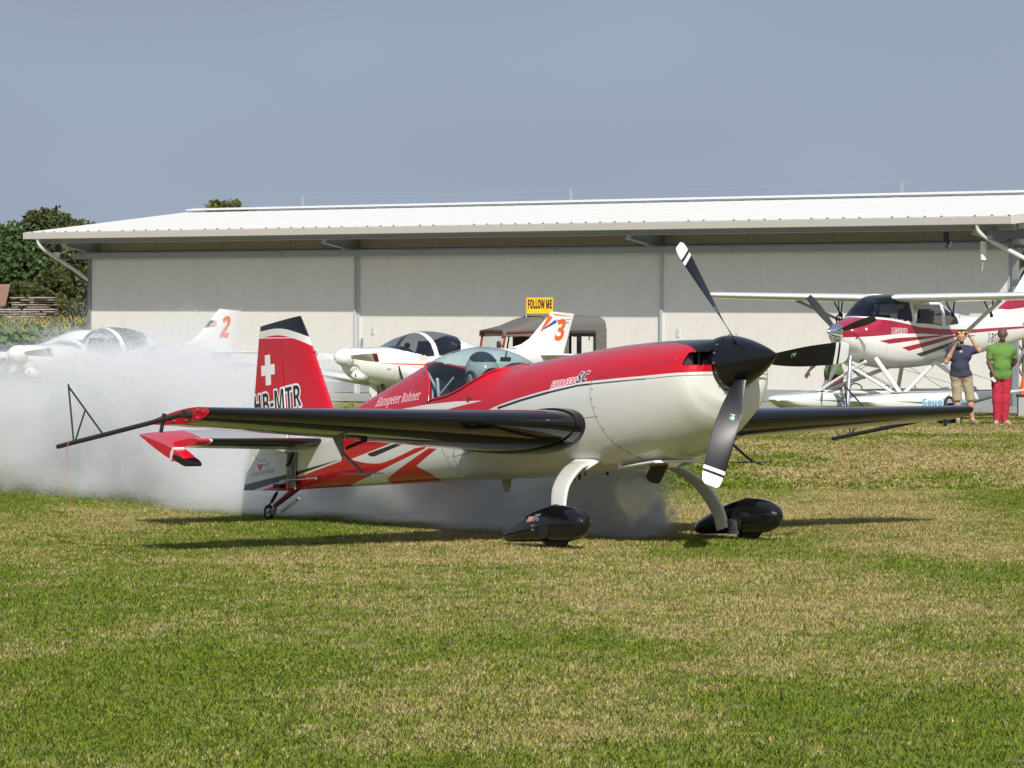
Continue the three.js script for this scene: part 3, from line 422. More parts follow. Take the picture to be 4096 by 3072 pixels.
  for (const s of [1, -1]) mesh('air_inlet', [...[1.335, 1.435].map((y) => loft(span(-0.75, -0.49, 10).map((x) => [[x, y, s * 0.1], [x, y, s * skinZ(x, y)]]), { closed: false, caps: [false, false] })), loft(span(1.33, 1.44, 6).map((y) => [[-0.75, y, s * 0.09], [-0.75, y, s * skinZ(-0.75, y)]]), { closed: false, caps: [false, false] }), box(0.26, 0.11, 0.006, [-0.62, 1.385, s * 0.10])], std([0.02, 0.02, 0.02], 0.7), A);
  for (const s of [1, -1]) mesh('inlet_baffle', [box(0.05, 0.07, 0.10, [-0.66, 1.375, s * 0.3]), rod([-0.63, 1.34, s * 0.2], [-0.63, 1.43, s * 0.2], 0.012)], std([0.10, 0.10, 0.10], 0.5, { metalness: 0.4 }), A);
  // canopy frame along the rear and the sill
  const onHull = (x, y, s, grow = 0.004) => { const [, top, bot, w, ym, nt] = hull(x), r = clamp((y - ym) / (top - ym)), c = Math.pow(Math.max(1 - Math.pow(r, nt), 0), 1 / nt); return [x, y + grow * 0.5, s * (w * c + grow)]; };
  for (const s of [1, -1]) {
    const pts = []; for (const y of [1.02, 1.06, 1.1, 1.15, 1.19, 1.23, 1.265, 1.29, 1.305]) pts.push(onHull(rear(y)[1], y, s)); pts.push([-4.055, 1.315, 0]);
    mesh('canopy_frame', tube(pts, 0.012, 40, 6), redM, A);
    mesh('canopy_frame', tube([...span(-3.69, -2.95, 16).map((x) => onHull(x, sill(x)[1], s)), [-2.865, 1.317, 0]], 0.008, 40, 6), redM, A);
  }
  // cockpit: dark liner, seat back, tubes, panel shroud
  const lin = loft(span(-4.12, -2.75, 50).map((u) => hullRing(hull(u), 96, -0.022)), { caps: [true, true] });
  mesh('cockpit_liner', split(lin, (x, y) => (inCanopy(x, y + 0.006) && x > -3.98 ? null : 'in')).in, std([0.022, 0.024, 0.028], 0.8), A);
  const seat = new THREE.Shape(); seat.moveTo(-3.96, 0.6); seat.lineTo(-3.62, 0.6); seat.lineTo(-3.66, 0.95); seat.lineTo(-3.76, 1.07); seat.lineTo(-3.93, 1.07); seat.closePath();
  mesh('seat', place(new THREE.ExtrudeGeometry(seat, { depth: 0.46, bevelEnabled: true, bevelThickness: 0.01, bevelSize: 0.01, bevelSegments: 1 }), [0, 0, -0.23]), std([0.018, 0.019, 0.022], 0.75), A);
  const pale = std([0.5, 0.53, 0.55], 0.45);
  mesh('frame_tube', rod([-3.86, 1.24, 0.2], [-3.62, 1.08, 0.27], 0.011), pale, A); mesh('frame_tube', rod([-3.66, 1.20, 0.26], [-3.63, 1.06, 0.27], 0.013), pale, A); mesh('frame_tube', rod([-3.8, 1.16, 0.2], [-3.72, 1.02, 0.26], 0.009), pale, A); mesh('frame_tube', rod([-3.92, 1.2, -0.1], [-3.78, 1.04, 0.18], 0.007), std([0.3, 0.33, 0.35], 0.5), A);
  mesh('panel_shroud', place(new THREE.SphereGeometry(0.2, 20, 12), [-2.98, 1.13, 0], undefined, undefined), std([0.02, 0.02, 0.022], 0.85), A);
  mesh('mirror_arm', [rod([-3.2, 1.415, -0.06], [-3.2, 1.36, -0.05], 0.006), box(0.02, 0.035, 0.09, [-3.2, 1.35, -0.05])], darkM, A);
  mesh('canopy_latch', disc(0.016, 0.02, onHull(-3.121, 1.052, 1, 0.008)), std([0.25, 0.02, 0.03], 0.4), A);
  // fin and rudder
  const fin = (y0, y1, le0, le1, te0, te1, c0, c1, th, n = 10) => loft(Array.from({ length: n + 1 }, (_, k) => { const t = k / n; return foil([mixf(le0[0], le1[0], t), mixf(le0[1], le1[1], t), 0], [mixf(te0[0], te1[0], t), mixf(te0[1], te1[1], t), 0], mixf(th, th * 0.85, t), V(0, 0, 1), 14, c0, c1); }), { uv: uvF });
  mesh('fin', fin(0, 0, [-5.22, 0.66], [-5.7, 1.5], [-6.53, 0.50], [-6.41, 1.49], 0, 0.52, 0.10), skinM, A);
  mesh('rudder', [fin(0, 0, [-5.22, 0.66], [-5.7, 1.5], [-6.54, 0.50], [-6.41, 1.49], 0.53, 1, 0.10), fin(0, 0, [-5.705, 1.506], [-5.823, 1.679], [-6.41, 1.496], [-6.387, 1.589], 0, 1, 0.09), fin(0, 0, [-5.945, 0.25], [-5.95, 0.60], [-6.63, 0.231], [-6.535, 0.52], 0.0, 1, 0.13)], skinM, A);
  mesh('rudder_horn_arm', [rod([-5.625, 1.385, 0.0], [-5.655, 1.385, 0.0], 0.012)], redM, A);
  // wings
  const wing = (s, tip) => {
    const W = new THREE.Group(); W.name = 'wing'; A.add(W);
    const sec = (t, c0, c1, n = 16, k = 1) => { const z = mixf(0.34, 3.74, t), up = V(0, 1, 0), lx = mixf(-1.60, -1.80, t), ly = mixf(0.893, tip, t), ch = mixf(1.60, 0.80, t), a = mixf(0.142, 0.125, t); return foil([lx + (k - 1) * 0.06, ly, s * z], [lx - ch * Math.cos(a) - (k - 1) * 0.05, ly - ch * Math.sin(a), s * z], mixf(0.185, 0.128, t) * k, up, n, c0, c1); };
    const mk = (t0, t1, c0, c1, m = 12, k = 1) => loft(span(t0, t1, m).map((t) => sec(t, c0, c1, 20, k)));
    mesh('wing_panel', [mk(0, 0.985, 0, 0.70), mk(0, 0.14, 0.70, 1)], blackM, W);
    mesh('aileron', mk(0.145, 0.985, 0.708, 1), blackM, W);
    mesh('root_fairing', mk(0.02, 0.062, 0, 1, 2, 1.10), blackM, W);
    // red tip plate with its bolts, sighting device in front of it
    const tp = mk(0.9865, 0.9895, s > 0 ? 0 : 0.16, 1, 1, s > 0 ? 0.985 : 0.8); const TP = mesh('tip_plate', tp, redM, W);
    const bolts = []; for (const f of [[0.06, 0.2], [0.15, 0.55], [0.16, -0.55], [0.3, 0.6], [0.32, -0.62], [0.5, 0.55], [0.52, -0.5], [0.68, 0.4]]) { const L = [-1.80 - 0.80 * f[0], tip - 0.115 * f[0] + f[1] * 0.05 * (f[0] > 0.45 ? 0.6 : 1), s * 3.712]; bolts.push(disc(0.008, 0.01, L, 8)); }
    mesh('bolt', bolts, steel, TP);
    const dy = s > 0 ? 0.008 : -0.075, P = (u, y) => [u, y + dy, s * 3.80], G = new THREE.Group(); G.name = 'sighting_frame'; W.add(G);
    mesh('boom', [rod(P(-1.96, 1.0), P(-3.57, 0.735), 0.017, 0.017, 10), rod([-1.96, 1.0 + dy, s * 3.74], P(-1.96, 1.0), 0.03, 0.03, 10), rod([-2.2, 0.965 + dy, s * 3.74], P(-2.2, 0.965), 0.016), rod(P(-2.2, 1.0), P(-2.24, 0.87), 0.014)], std([0.02, 0.02, 0.021], 0.5), G);
    mesh('sight_rod', rod(P(-3.36, 0.775), P(-3.43, 1.19), 0.007), std([0.02, 0.02, 0.021], 0.5), G); mesh('sight_rod', rod(P(-3.43, 1.175), P(-2.98, 0.84), 0.007), std([0.02, 0.02, 0.021], 0.5), G); mesh('sight_rod', rod(P(-3.34, 0.78), P(-3.21, 1.005), 0.006), std([0.02, 0.02, 0.021], 0.5), G);
    const thread = []; for (let k = 0; k <= 14; k++) thread.push([-3.40 - 0.06 * Math.sin(k * 0.5) * (k / 14) - k * 0.004, mixf(0.80, s > 0 ? 0.20 : 0.34, k / 14) + dy, s * (3.81 + 0.012 * Math.sin(k))]);
    mesh('yarn', tube(thread, 0.0026, 30, 5), std([0.62, 0.20, 0.10], 0.9), G);
    // aileron spade below the wing
    const z = s > 0 ? 2.02 : -1.75, SP = new THREE.Group(); SP.name = 'aileron_spade'; W.add(SP);
    const bk = new THREE.Shape(); bk.moveTo(-2.62, 0.80); bk.lineTo(-2.50, 0.885); bk.lineTo(-2.49, 0.70); bk.lineTo(-2.50, 0.655); bk.closePath(); const bg = new THREE.ExtrudeGeometry(bk, { depth: 0.012, bevelEnabled: false }); bg.translate(0, 0, z);
    mesh('bracket', [bg], std([0.26, 0.255, 0.24], 0.5, { metalness: 0.3 }), SP); mesh('arm', rod([-2.51, 0.69, z], [-2.25, 0.545, z], 0.011), std([0.33, 0.32, 0.31], 0.5, { metalness: 0.4 }), SP); mesh('plate', [box(0.2, 0.008, 0.26, [-2.27, 0.545, z + s * 0.0], [0, 0, 0.02]), rod([-2.2, 0.54, z], [-2.14, 0.53, z], 0.008)], std([0.30, 0.29, 0.28], 0.5, { metalness: 0.3 }), SP); mesh('control_rod', [rod([-2.46, 0.82, z], [-2.22, 0.80, z], 0.013), rod([-2.22, 0.79, z], [-2.46, 0.725, z], 0.013)], darkM, SP);
    return W;
  };
  wing(1, 1.03); wing(-1, 0.937);
  // tailplane and elevators, stick held back
  for (const s of [1, -1]) {
    const T = new THREE.Group(); T.name = 'tailplane'; A.add(T);
    const up = V(0, 1, 0), st = (z, c0, c1) => { const t = z / 1.5, L = [mixf(-5.33, -5.42, t), mixf(0.672, 0.70, t), s * z], E = [mixf(-6.02, -5.9, t), mixf(0.585, 0.64, t), s * z]; return foil(L, E, 0.115, up, 12, c0, c1); };
    const cut = (z0, z1, c0, c1) => loft(span(z0, z1, 6).map((z) => st(z, c0, c1)));
    mesh('stabiliser', cut(0.05, 1.16, 0, 0.9), std([0.34, 0.34, 0.34], 0.35), T); mesh('leading_edge', loft(span(0.05, 1.16, 6).map((z) => st(z, 0, 0.22).map(([x, y, zz]) => [x + 0.003, y + (y > mixf(0.67, 0.7, z / 1.5) ? 0.002 : -0.002), zz]))), blackM, T); mesh('tip_band', cut(1.165, 1.185, 0, 0.95), whiteM, T); mesh('tip', cut(1.187, 1.3, 0, 0.95), redM, T);
    const H = [-5.84, 0.65, 0], ang = 0.30, el = (z, L0, L1, th) => foil([H[0] + L0 * Math.cos(ang), H[1] - L0 * Math.sin(ang) + 0.0, s * z], [H[0] - L1 * Math.cos(ang), H[1] + L1 * Math.sin(ang), s * z], th, V(Math.sin(ang), Math.cos(ang), 0), 12);
    const E = mesh('elevator', [loft([el(0.12, 0.03, 0.36, 0.13), el(0.92, 0.03, 0.36, 0.13)])], std([0.33, 0.33, 0.33], 0.35), T); mesh('elevator_end', loft([el(0.922, 0.03, 0.355, 0.13), el(1.283, 0.03, 0.31, 0.13)]), redM, T);
    mesh('elevator_tip', loft([el(1.285, 0.42, 0.31, 0.12), el(1.40, 0.40, 0.27, 0.13)]), redM, T); mesh('horn_weight', loft([0.0, 0.112].map((d) => { const r = el(1.289 + d, 0.49, -0.2, 0.19); return r; }).map((r, i) => r.map(([x, y, z]) => [x + (i ? -0.03 : 0), y, z]))), blackM, T); mesh('horn_band', loft([el(1.284, 0.235, -0.2, 3.4), el(1.404, 0.235, -0.2, 3.4)]), whiteM, T);
    mesh('hinge_arm', [rod([-5.78, 0.56, s * 0.11], [-5.86, 0.46, s * 0.11], 0.012)], darkM, T);
  }
  const hb = mesh('hinge_plate', [box(0.012, 0.30, 0.004, [-5.88, 0.42, 0.095]), box(0.012, 0.30, 0.004, [-5.75, 0.42, 0.108]), box(0.014, 0.33, 0.005, [-5.815, 0.42, 0.103], [0, -0.1, 0.42]), box(0.012, 0.33, 0.005, [-5.815, 0.42, 0.104], [0, -0.1, -0.42]), box(0.16, 0.014, 0.005, [-5.815, 0.565, 0.102], [0, 0.1, 0])], std([0.28, 0.275, 0.25], 0.5), A);
  mesh('trim_panel', box(0.12, 0.28, 0.004, [-5.815, 0.42, 0.092], [0, -0.1, 0]), std([0.20, 0.20, 0.19], 0.6), A);
  mesh('elevator_push_rod', [rod([-5.55, 0.36, 0.14], [-5.95, 0.335, 0.12], 0.006), rod([-5.55, 0.36, 0.14], [-5.38, 0.372, 0.17], 0.011)], steel, A);
  // tail wheel
  const TW = new THREE.Group(); TW.name = 'tail_gear'; A.add(TW);
  mesh('leaf_spring', [rod([-5.84, 0.29, 0], [-6.18, 0.12, 0], 0.03, 0.02)], std([0.20, 0.02, 0.025], 0.5), TW); mesh('fork', [rod([-6.18, 0.13, 0], [-6.21, 0.05, 0], 0.02), rod([-6.2, 0.09, 0.03], [-6.27, 0.06, 0.03], 0.008), rod([-6.2, 0.09, -0.03], [-6.27, 0.06, -0.03], 0.008)], steel, TW);
  const tyre = place(new THREE.TorusGeometry(0.048, 0.017, 10, 28), [-6.27, 0.063, 0]); mesh('tyre', tyre, rubber, TW); mesh('rim', [disc(0.034, 0.018, [-6.27, 0.063, 0], 20), disc(0.01, 0.05, [-6.27, 0.063, 0], 12)], std([0.5, 0.5, 0.5], 0.3, { metalness: 0.7 }), TW);
  mesh('steering_spring', [rod([-6.06, 0.28, 0.03], [-6.15, 0.2, 0.03], 0.006), rod([-6.12, 0.225, 0.03], [-6.19, 0.15, 0.03], 0.014), rod([-6.19, 0.15, 0.03], [-6.24, 0.125, 0.02], 0.006), box(0.1, 0.035, 0.06, [-6.05, 0.285, 0.05])], darkM, TW); mesh('smoke_drain', rod([-5.82, 0.195, 0.02], [-6.02, 0.075, 0.05], 0.014), std([0.28, 0.27, 0.26], 0.5), A);
  // main gear: sprung legs, wheels in fairings
  for (const s of [1, -1]) {
    const G = new THREE.Group(); G.name = 'main_gear'; A.add(G);
    const path = [[-1.775, 0.605, 0.28], [-1.755, 0.58, 0.42], [-1.70, 0.52, 0.55], [-1.64, 0.43, 0.665], [-1.58, 0.32, 0.735], [-1.53, 0.2, 0.775], [-1.50, 0.085, 0.785]], cv = new THREE.CatmullRomCurve3(path.map(([x, y, z]) => V(x, y, s * z)));
    const leg = loft(span(0, 1, 30).map((t) => { const p = cv.getPoint(t), d = cv.getTangent(t), w = mixf(0.205, 0.13, t) / 2, h = mixf(0.021, 0.014, t), X = V(1, 0, 0).addScaledVector(d, -d.x).normalize(), N = X.clone().cross(d).normalize(); return Array.from({ length: 16 }, (_, i) => { const a = (i / 16) * 6.283, ca = Math.cos(a), sa = Math.sin(a); return p.clone().addScaledVector(X, w * Math.sign(ca) * Math.pow(Math.abs(ca), 0.55)).addScaledVector(N, h * Math.sign(sa) * Math.pow(Math.abs(sa), 0.6)).toArray(); }); }));
    mesh('gear_leg', leg, gloss([0.62, 0.61, 0.585]), G);
    mesh('leg_fairing', loft(span(0, 1, 10).map((t) => { const p = [-1.79 + 0.02 * t, 0.665 - 0.09 * t, s * (0.27 + 0.12 * t)], w = mixf(0.21, 0.135, t), h = mixf(0.12, 0.04, t); return Array.from({ length: 20 }, (_, i) => { const a = (i / 20) * 6.283; return [p[0] + w * Math.cos(a), p[1] + h * Math.sin(a) * 0.8, p[2] + s * -h * Math.sin(a) * 0.25]; }); })), whiteM, G);
    const pant = table([[-1.975, 0.085, 0.045, 0.018, 0.065, 2, 2], [-1.93, 0.125, 0.03, 0.045, 0.075, 2.2, 2.2], [-1.8, 0.185, 0.032, 0.075, 0.095, 2.3, 2.5], [-1.6, 0.262, 0.042, 0.104, 0.125, 2.3, 2.6], [-1.42, 0.308, 0.05, 0.118, 0.155, 2.3, 2.6], [-1.28, 0.318, 0.056, 0.118, 0.175, 2.3, 2.5], [-1.14, 0.296, 0.075, 0.100, 0.19, 2.2, 2.2], [-1.06, 0.262, 0.110, 0.072, 0.195, 2.1, 2.1], [-1.02, 0.225, 0.155, 0.03, 0.195, 2, 2]]);
    const pg = loft([...span(-1.975, -1.08, 50), ...span(-1.075, -1.02, 12)].map((u) => hullRing(pant(u), 40)));
    const F = mesh('wheel_fairing', pg, blackM, G); F.position.set(0.0, 0.0, s * 0.93);
    mesh('tyre', [place(new THREE.TorusGeometry(0.115, 0.05, 12, 36), [-1.37, 0.158, s * 0.93])], rubber, G); mesh('wheel_hub', [disc(0.075, 0.08, [-1.37, 0.158, s * 0.93]), disc(0.05, 0.255, [-1.37, 0.13, s * 0.93], 24)], darkM, G);
    mesh('axle_bracket', [disc(0.035, 0.03, [-1.39, 0.12, s * 0.80], 18), box(0.09, 0.1, 0.03, [-1.40, 0.10, s * 0.805]), disc(0.018, 0.05, [-1.42, 0.145, s * 0.80], 12)], std([0.13, 0.13, 0.13], 0.45, { metalness: 0.5 }), G);
    if (s > 0) mesh('brake_hose', tube([[-1.7, 0.55, s * 0.5], [-1.62, 0.42, s * 0.55], [-1.62, 0.33, s * 0.62], [-1.5, 0.24, s * 0.8]], 0.005, 20, 5), darkM, G);
    const decal = canvas(256, 128, (c) => { c.clearRect(0, 0, 256, 128); c.font = 'bold 62px sans-serif'; c.transform(1, -0.1, -0.2, 1, 20, 10); c.lineWidth = 7; c.strokeStyle = '#e8d6d4'; c.fillStyle = '#d33043'; c.strokeText('330', 6, 86); c.fillText('330', 6, 86); c.font = 'bold 82px sans-serif'; c.strokeStyle = '#d6d6d6'; c.fillStyle = '#1a1a1c'; c.strokeText('SC', 118, 84); c.fillText('SC', 118, 84); });
    const pl = new THREE.PlaneGeometry(0.19, 0.095, 8, 4), pa = pl.attributes.position; for (let i = 0; i < pa.count; i++) { const x = -1.5 + pa.getX(i), y = 0.215 + pa.getY(i), [, top, bot, w, ym, nt, nb] = pant(x), r = y > ym ? (y - ym) / (top - ym) : (ym - y) / (ym - bot), e = y > ym ? nt : nb; pa.setXYZ(i, s > 0 ? x : -3.0 - x, y, s * (w * Math.pow(Math.max(1 - Math.pow(clamp(r), e), 0), 1 / e) + 0.004)); }
    pl.computeVertexNormals(); if (s > 0) { const d = mesh('lettering', pl, new THREE.MeshStandardMaterial({ map: decal, transparent: true, roughness: 0.4, side: THREE.DoubleSide }), G); d.position.z = s * 0.93; }
    mesh('bolt', [disc(0.009, 0.012, [-1.5, 0.165, s * 1.048], 10), disc(0.008, 0.012, [-1.5, 0.135, s * 1.046], 10)], steel, G);
  }
  // exhausts and belly fittings
  for (const z of [0.0]) mesh('exhaust_pipe', [rod([-1.24, 0.68, z], [-1.40, 0.485, z - 0.02], 0.06, 0.058, 20)], std([0.05, 0.04, 0.035], 0.6, { metalness: 0.3 }), A);
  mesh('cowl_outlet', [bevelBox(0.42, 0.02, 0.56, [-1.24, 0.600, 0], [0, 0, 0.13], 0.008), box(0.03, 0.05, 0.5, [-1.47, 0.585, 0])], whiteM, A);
  mesh('fuel_drain', [rod([-1.85, 0.545, 0.05], [-1.85, 0.50, 0.05], 0.012), rod([-2.3, 0.5, -0.05], [-2.3, 0.45, -0.05], 0.01), rod([-2.05, 0.52, 0.1], [-2.05, 0.49, 0.1], 0.008)], darkM, A);
  const an = new THREE.Shape(); an.moveTo(-3.18, 0.43); an.lineTo(-3.07, 0.43); an.lineTo(-3.1, 0.33); an.lineTo(-3.15, 0.33); an.closePath(); mesh('belly_antenna', place(new THREE.ExtrudeGeometry(an, { depth: 0.012, bevelEnabled: false }), [0, 0, -0.006]), std([0.42, 0.36, 0.22], 0.6), A);
  // spinner and three-bladed propeller, tilted with the nose
  const PR = new THREE.Group(); PR.name = 'propeller'; PR.position.set(-0.52, 1.345, 0); PR.rotation.z = 0.135; A.add(PR);
  const sp = []; for (let k = 0; k <= 26; k++) { const t = k / 26; sp.push(new THREE.Vector2(Math.max(0.207 * Math.pow(1 - Math.pow(t, 1.42), 0.93), 0.0001), t * 0.525)); }
  const sg = new THREE.LatheGeometry([new THREE.Vector2(0.19, -0.02), new THREE.Vector2(0.207, -0.018), ...sp], 64); sg.rotateZ(-Math.PI / 2);
  mesh('spinner', [sg, place(new THREE.CylinderGeometry(0.205, 0.19, 0.04, 48), [-0.03, 0, 0], [0, 0, Math.PI / 2])], blackM, PR);
  const scr = []; for (let k = 0; k < 18; k++) { const a = (k / 18) * 6.283; scr.push(rod([0.06, Math.sin(a) * 0.204, Math.cos(a) * 0.204], [0.062, Math.sin(a) * 0.209, Math.cos(a) * 0.209], 0.008, 0.008, 8)); } mesh('spinner_screw', scr, std([0.25, 0.25, 0.26], 0.4, { metalness: 0.6 }), PR);
  mesh('back_plate', place(new THREE.CylinderGeometry(0.2, 0.2, 0.012, 48), [-0.058, 0, 0], [0, 0, Math.PI / 2]), steel, PR);
  const chord = table([[0.1, 0.08], [0.2, 0.09], [0.35, 0.14], [0.55, 0.17], [0.75, 0.172], [0.9, 0.165], [0.98, 0.14], [1.005, 0.09]]), blade = (r0, r1, m) => loft(span(r0, r1, m).map((r) => { const c = chord(r)[1], tw = mixf(1.0, 0.34, clamp((r - 0.15) / 0.8)), th = mixf(0.55, 0.09, sstep(0.1, 0.4, r)), d = [Math.sin(tw), -Math.cos(tw)]; return foil([0.19 + d[0] * c * 0.4, r, d[1] * c * -0.4], [0.19 - d[0] * c * 0.6, r, d[1] * c * 0.6], th, V(Math.cos(tw), 0, Math.sin(tw)), 12); }));
  const bladeM = gloss([0.008, 0.008, 0.012], { roughness: 0.5, clearcoat: 0.25, clearcoatRoughness: 0.3, specularIntensity: 0.3 });
  for (const a of [34, 154, 274]) {
    const B = new THREE.Group(); B.name = 'blade'; B.rotation.x = (a * Math.PI) / 180; PR.add(B);
    mesh('blade_body', [blade(0.1, 0.865, 30)], bladeM, B); mesh('blade_tip', [blade(0.866, 0.895, 3), blade(0.915, 1.004, 8)], std([0.78, 0.78, 0.76], 0.5), B); mesh('tip_band', blade(0.896, 0.914, 2), bladeM, B);
    mesh('maker_label', loft(span(0.43, 0.475, 3).map((r) => { const c = chord(r)[1] * 0.45, tw = mixf(1.0, 0.34, clamp((r - 0.15) / 0.8)), d = [Math.sin(tw), -Math.cos(tw)]; return foil([0.19 + d[0] * c * 0.4, r, d[1] * c * -0.4], [0.19 - d[0] * c * 0.6, r, d[1] * c * 0.6], 0.235, V(Math.cos(tw), 0, Math.sin(tw)), 8); })), std([0.30, 0.50, 0.36], 0.5), B);
  }
}

// ---------------------------------------------------------------- parked low-wing light aircraft (own axes: x to the nose, y up, near side is -z)
const TURN = -2.3065, planeWhite = gloss([0.80, 0.80, 0.785], { roughness: 0.4 }), tint = glass([0.52, 0.55, 0.58], { roughness: 0.0 });
function lightPlane({ label, pos, num, slid, prop, trim, turn = TURN }) {
  const A = thing('parked_aeroplane', label, 'aeroplane', pos, turn), S = 260, U0 = -6.7, Y0 = 2.35, uvF = (x, y) => [((x - U0) * S) / 2048, 1 - ((Y0 - y) * S) / 512];
  const OR = '#e0641e', BL = '#33418f';
  const livery = canvas(2048, 512, (c, W, h) => {
    const X = (u) => (u - U0) * S, Y = (y) => (Y0 - y) * S, poly = (col, pts) => { c.fillStyle = col; c.beginPath(); pts.forEach(([u, y], i) => (i ? c.lineTo(X(u), Y(y)) : c.moveTo(X(u), Y(y)))); c.closePath(); c.fill(); };
    // the near side is seen with the nose to the left, so lettering is drawn mirrored along u
    const text = (s, u, y, size, sx, col, skew = 0, font = 'bold', rot = 0) => { c.save(); c.translate(X(u), Y(y)); c.scale(-1, 1); c.rotate(rot); c.transform(sx, 0, -skew, 1, 0, 0); c.font = `${font} ${size * S}px sans-serif`; c.fillStyle = col; c.fillText(s, 0, 0); if (size > 0.3) { c.strokeStyle = col; c.lineWidth = 7; c.strokeText(s, 0, 0); } c.restore(); };
    c.fillStyle = '#ebebe8'; c.fillRect(0, 0, W, h);
    poly(OR, [[-0.63, 1.195], [-1.9, 1.17], [-3.2, 1.10], [-3.2, 1.06], [-1.9, 1.135], [-1.1, 1.165]]); poly(BL, [[-1.3, 1.12], [-2.4, 1.06], [-3.2, 1.0], [-3.2, 0.98], [-2.3, 1.035]]);
    if (num === '3') {
      poly(OR, [[-5.66, 2.05], [-5.74, 1.985], [-5.42, 1.72], [-5.4, 1.755]]); poly(BL, [[-5.80, 1.95], [-5.86, 1.90], [-5.48, 1.765], [-5.46, 1.775]]); poly(OR, [[-5.75, 2.065], [-5.8, 2.03], [-6.3, 2.0], [-6.25, 2.01]]); poly(BL, [[-5.83, 1.945], [-5.88, 1.92], [-6.3, 1.95], [-6.3, 1.955]]); poly(BL, [[-5.87, 1.935], [-5.93, 1.88], [-6.28, 1.885]]);
      text('300', -1.55, 1.235, 0.13, 1, OR, 0.2, 'italic'); text('Pioneer', -1.28, 1.243, 0.055, 1, '#bdbdbd');
    } else {
      for (let k = 0; k < 4; k++) poly(k % 2 ? '#2a2a35' : OR, [[-5.1 - k * 0.035, 1.86 - k * 0.03], [-5.62, 1.88 - k * 0.03], [-5.62, 1.865 - k * 0.03], [-5.1 - k * 0.035, 1.845 - k * 0.03]]);
      poly('#2a2a35', [[-5.3, 1.75], [-5.38, 1.75], [-5.56, 1.885], [-5.48, 1.885]]); text('I-7106', -3.95, 1.10, 0.17, 0.9, '#8a929c');
      for (let k = 0; k < 4; k++) poly(k % 2 ? '#7a6a66' : '#d9824d', [[-2.5, 1.15 - k * 0.035], [-2.85, 1.13 - k * 0.035], [-2.85, 1.115 - k * 0.035], [-2.5, 1.138 - k * 0.035]]);
    }
    text(num, num === '2' ? -5.70 : -5.78, 1.575, 0.52, 0.95, OR, 0.28);
    c.strokeStyle = 'rgba(120,118,112,0.6)'; c.lineWidth = 1.5; const line = (p) => { c.beginPath(); p.forEach(([u, y], i) => (i ? c.lineTo(X(u), Y(y)) : c.moveTo(X(u), Y(y)))); c.stroke(); };
    line([[-1.0, 1.5], [-1.02, 1.2], [-1.05, 0.75]]); line([[-3.35, 1.55], [-3.4, 1.2], [-3.4, 0.75]]); line([[-4.4, 1.42], [-4.42, 0.9]]); line([[-5.0, 1.4], [-5.02, 1.0]]); line([[-1.05, 1.0], [-3.4, 0.95]]); c.setLineDash([1.5, 7]); line([[-1.08, 1.48], [-1.1, 0.8]]); line([[-3.44, 1.5], [-3.45, 0.8]]); line([[-4.46, 1.4], [-4.47, 0.92]]); line([[-3.4, 0.98], [-6.0, 1.24]]); line([[-0.42, 1.4], [-0.45, 1.0]]); c.setLineDash([]); line([[-5.74, 2.1], [-5.9, 1.9], [-5.6, 1.35]]); line([[-1.4, 1.32], [-1.9, 1.26], [-2.15, 1.26]]); line([[-5.9, 1.55], [-6.0, 1.5]]);
    c.fillStyle = 'rgba(110,108,100,0.8)'; for (let k = 0; k < 8; k++) { c.beginPath(); c.arc(X(-0.55 - k * 0.06), Y(1.4 - 0.004 * k), 1.3, 0, 7); c.fill(); c.beginPath(); c.arc(X(-1.04), Y(1.42 - k * 0.09), 1.3, 0, 7); c.fill(); }
  });
  const skinM = new THREE.MeshPhysicalMaterial({ map: livery, roughness: 0.45, clearcoat: 1, clearcoatRoughness: 0.1, side: THREE.DoubleSide });
  const hull = table([[-6.05, 1.34, 1.2, 0.045, 1.27, 2, 2], [-5.2, 1.40, 1.0, 0.16, 1.2, 2.1, 2.2], [-4.5, 1.425, 0.87, 0.27, 1.16, 2.1, 2.3], [-3.65, 1.475, 0.76, 0.41, 1.14, 2.0, 2.4], [-3.3, 1.57, 0.73, 0.47, 1.14, 2.0, 2.5], [-2.95, 1.675, 0.71, 0.52, 1.15, 2.0, 2.5], [-2.6, 1.735, 0.70, 0.55, 1.16, 2.0, 2.5], [-2.19, 1.745, 0.70, 0.56, 1.17, 2.0, 2.5], [-1.7, 1.65, 0.71, 0.55, 1.17, 2.0, 2.5], [-1.34, 1.505, 0.73, 0.52, 1.17, 2.2, 2.4], [-0.94, 1.475, 0.79, 0.46, 1.2, 2.3, 2.3], [-0.6, 1.465, 0.87, 0.39, 1.22, 2.2, 2.2], [-0.42, 1.46, 0.96, 0.31, 1.25, 2.1, 2.1], [-0.34, 1.44, 1.06, 0.22, 1.28, 2, 2]]);
  const g = loft([...span(-6.05, -3.4, 30), ...span(-3.37, -1.0, 130), ...span(-0.97, -0.34, 24)].map((u) => hullRing(hull(u), 96)), { uv: uvF });
  const sill = table([[-3.4, 1.50], [-2.9, 1.43], [-2.5, 1.36], [-2.1, 1.31], [-1.86, 1.30], [-1.6, 1.35], [-1.3, 1.42], [-1.02, 1.51]]);
  const isGlass = (x, y, z) => { if (x > -1.05 || x < -3.0 - 0 * y || y < sill(x)[1]) return 0; const back = -2.72 - (y - 1.4) * 0.9; if (x < back) return 0; const post = -2.03 - (y - 1.3) * 0.10; if (Math.abs(x - post) < 0.055) return 0; const arch = 1.52 + 0.235 * Math.sqrt(clamp((-1.02 - x) / 1.0)); if (x > post && Math.abs(y - arch) < 0.022 && y < 1.71) return 0; return 1; };
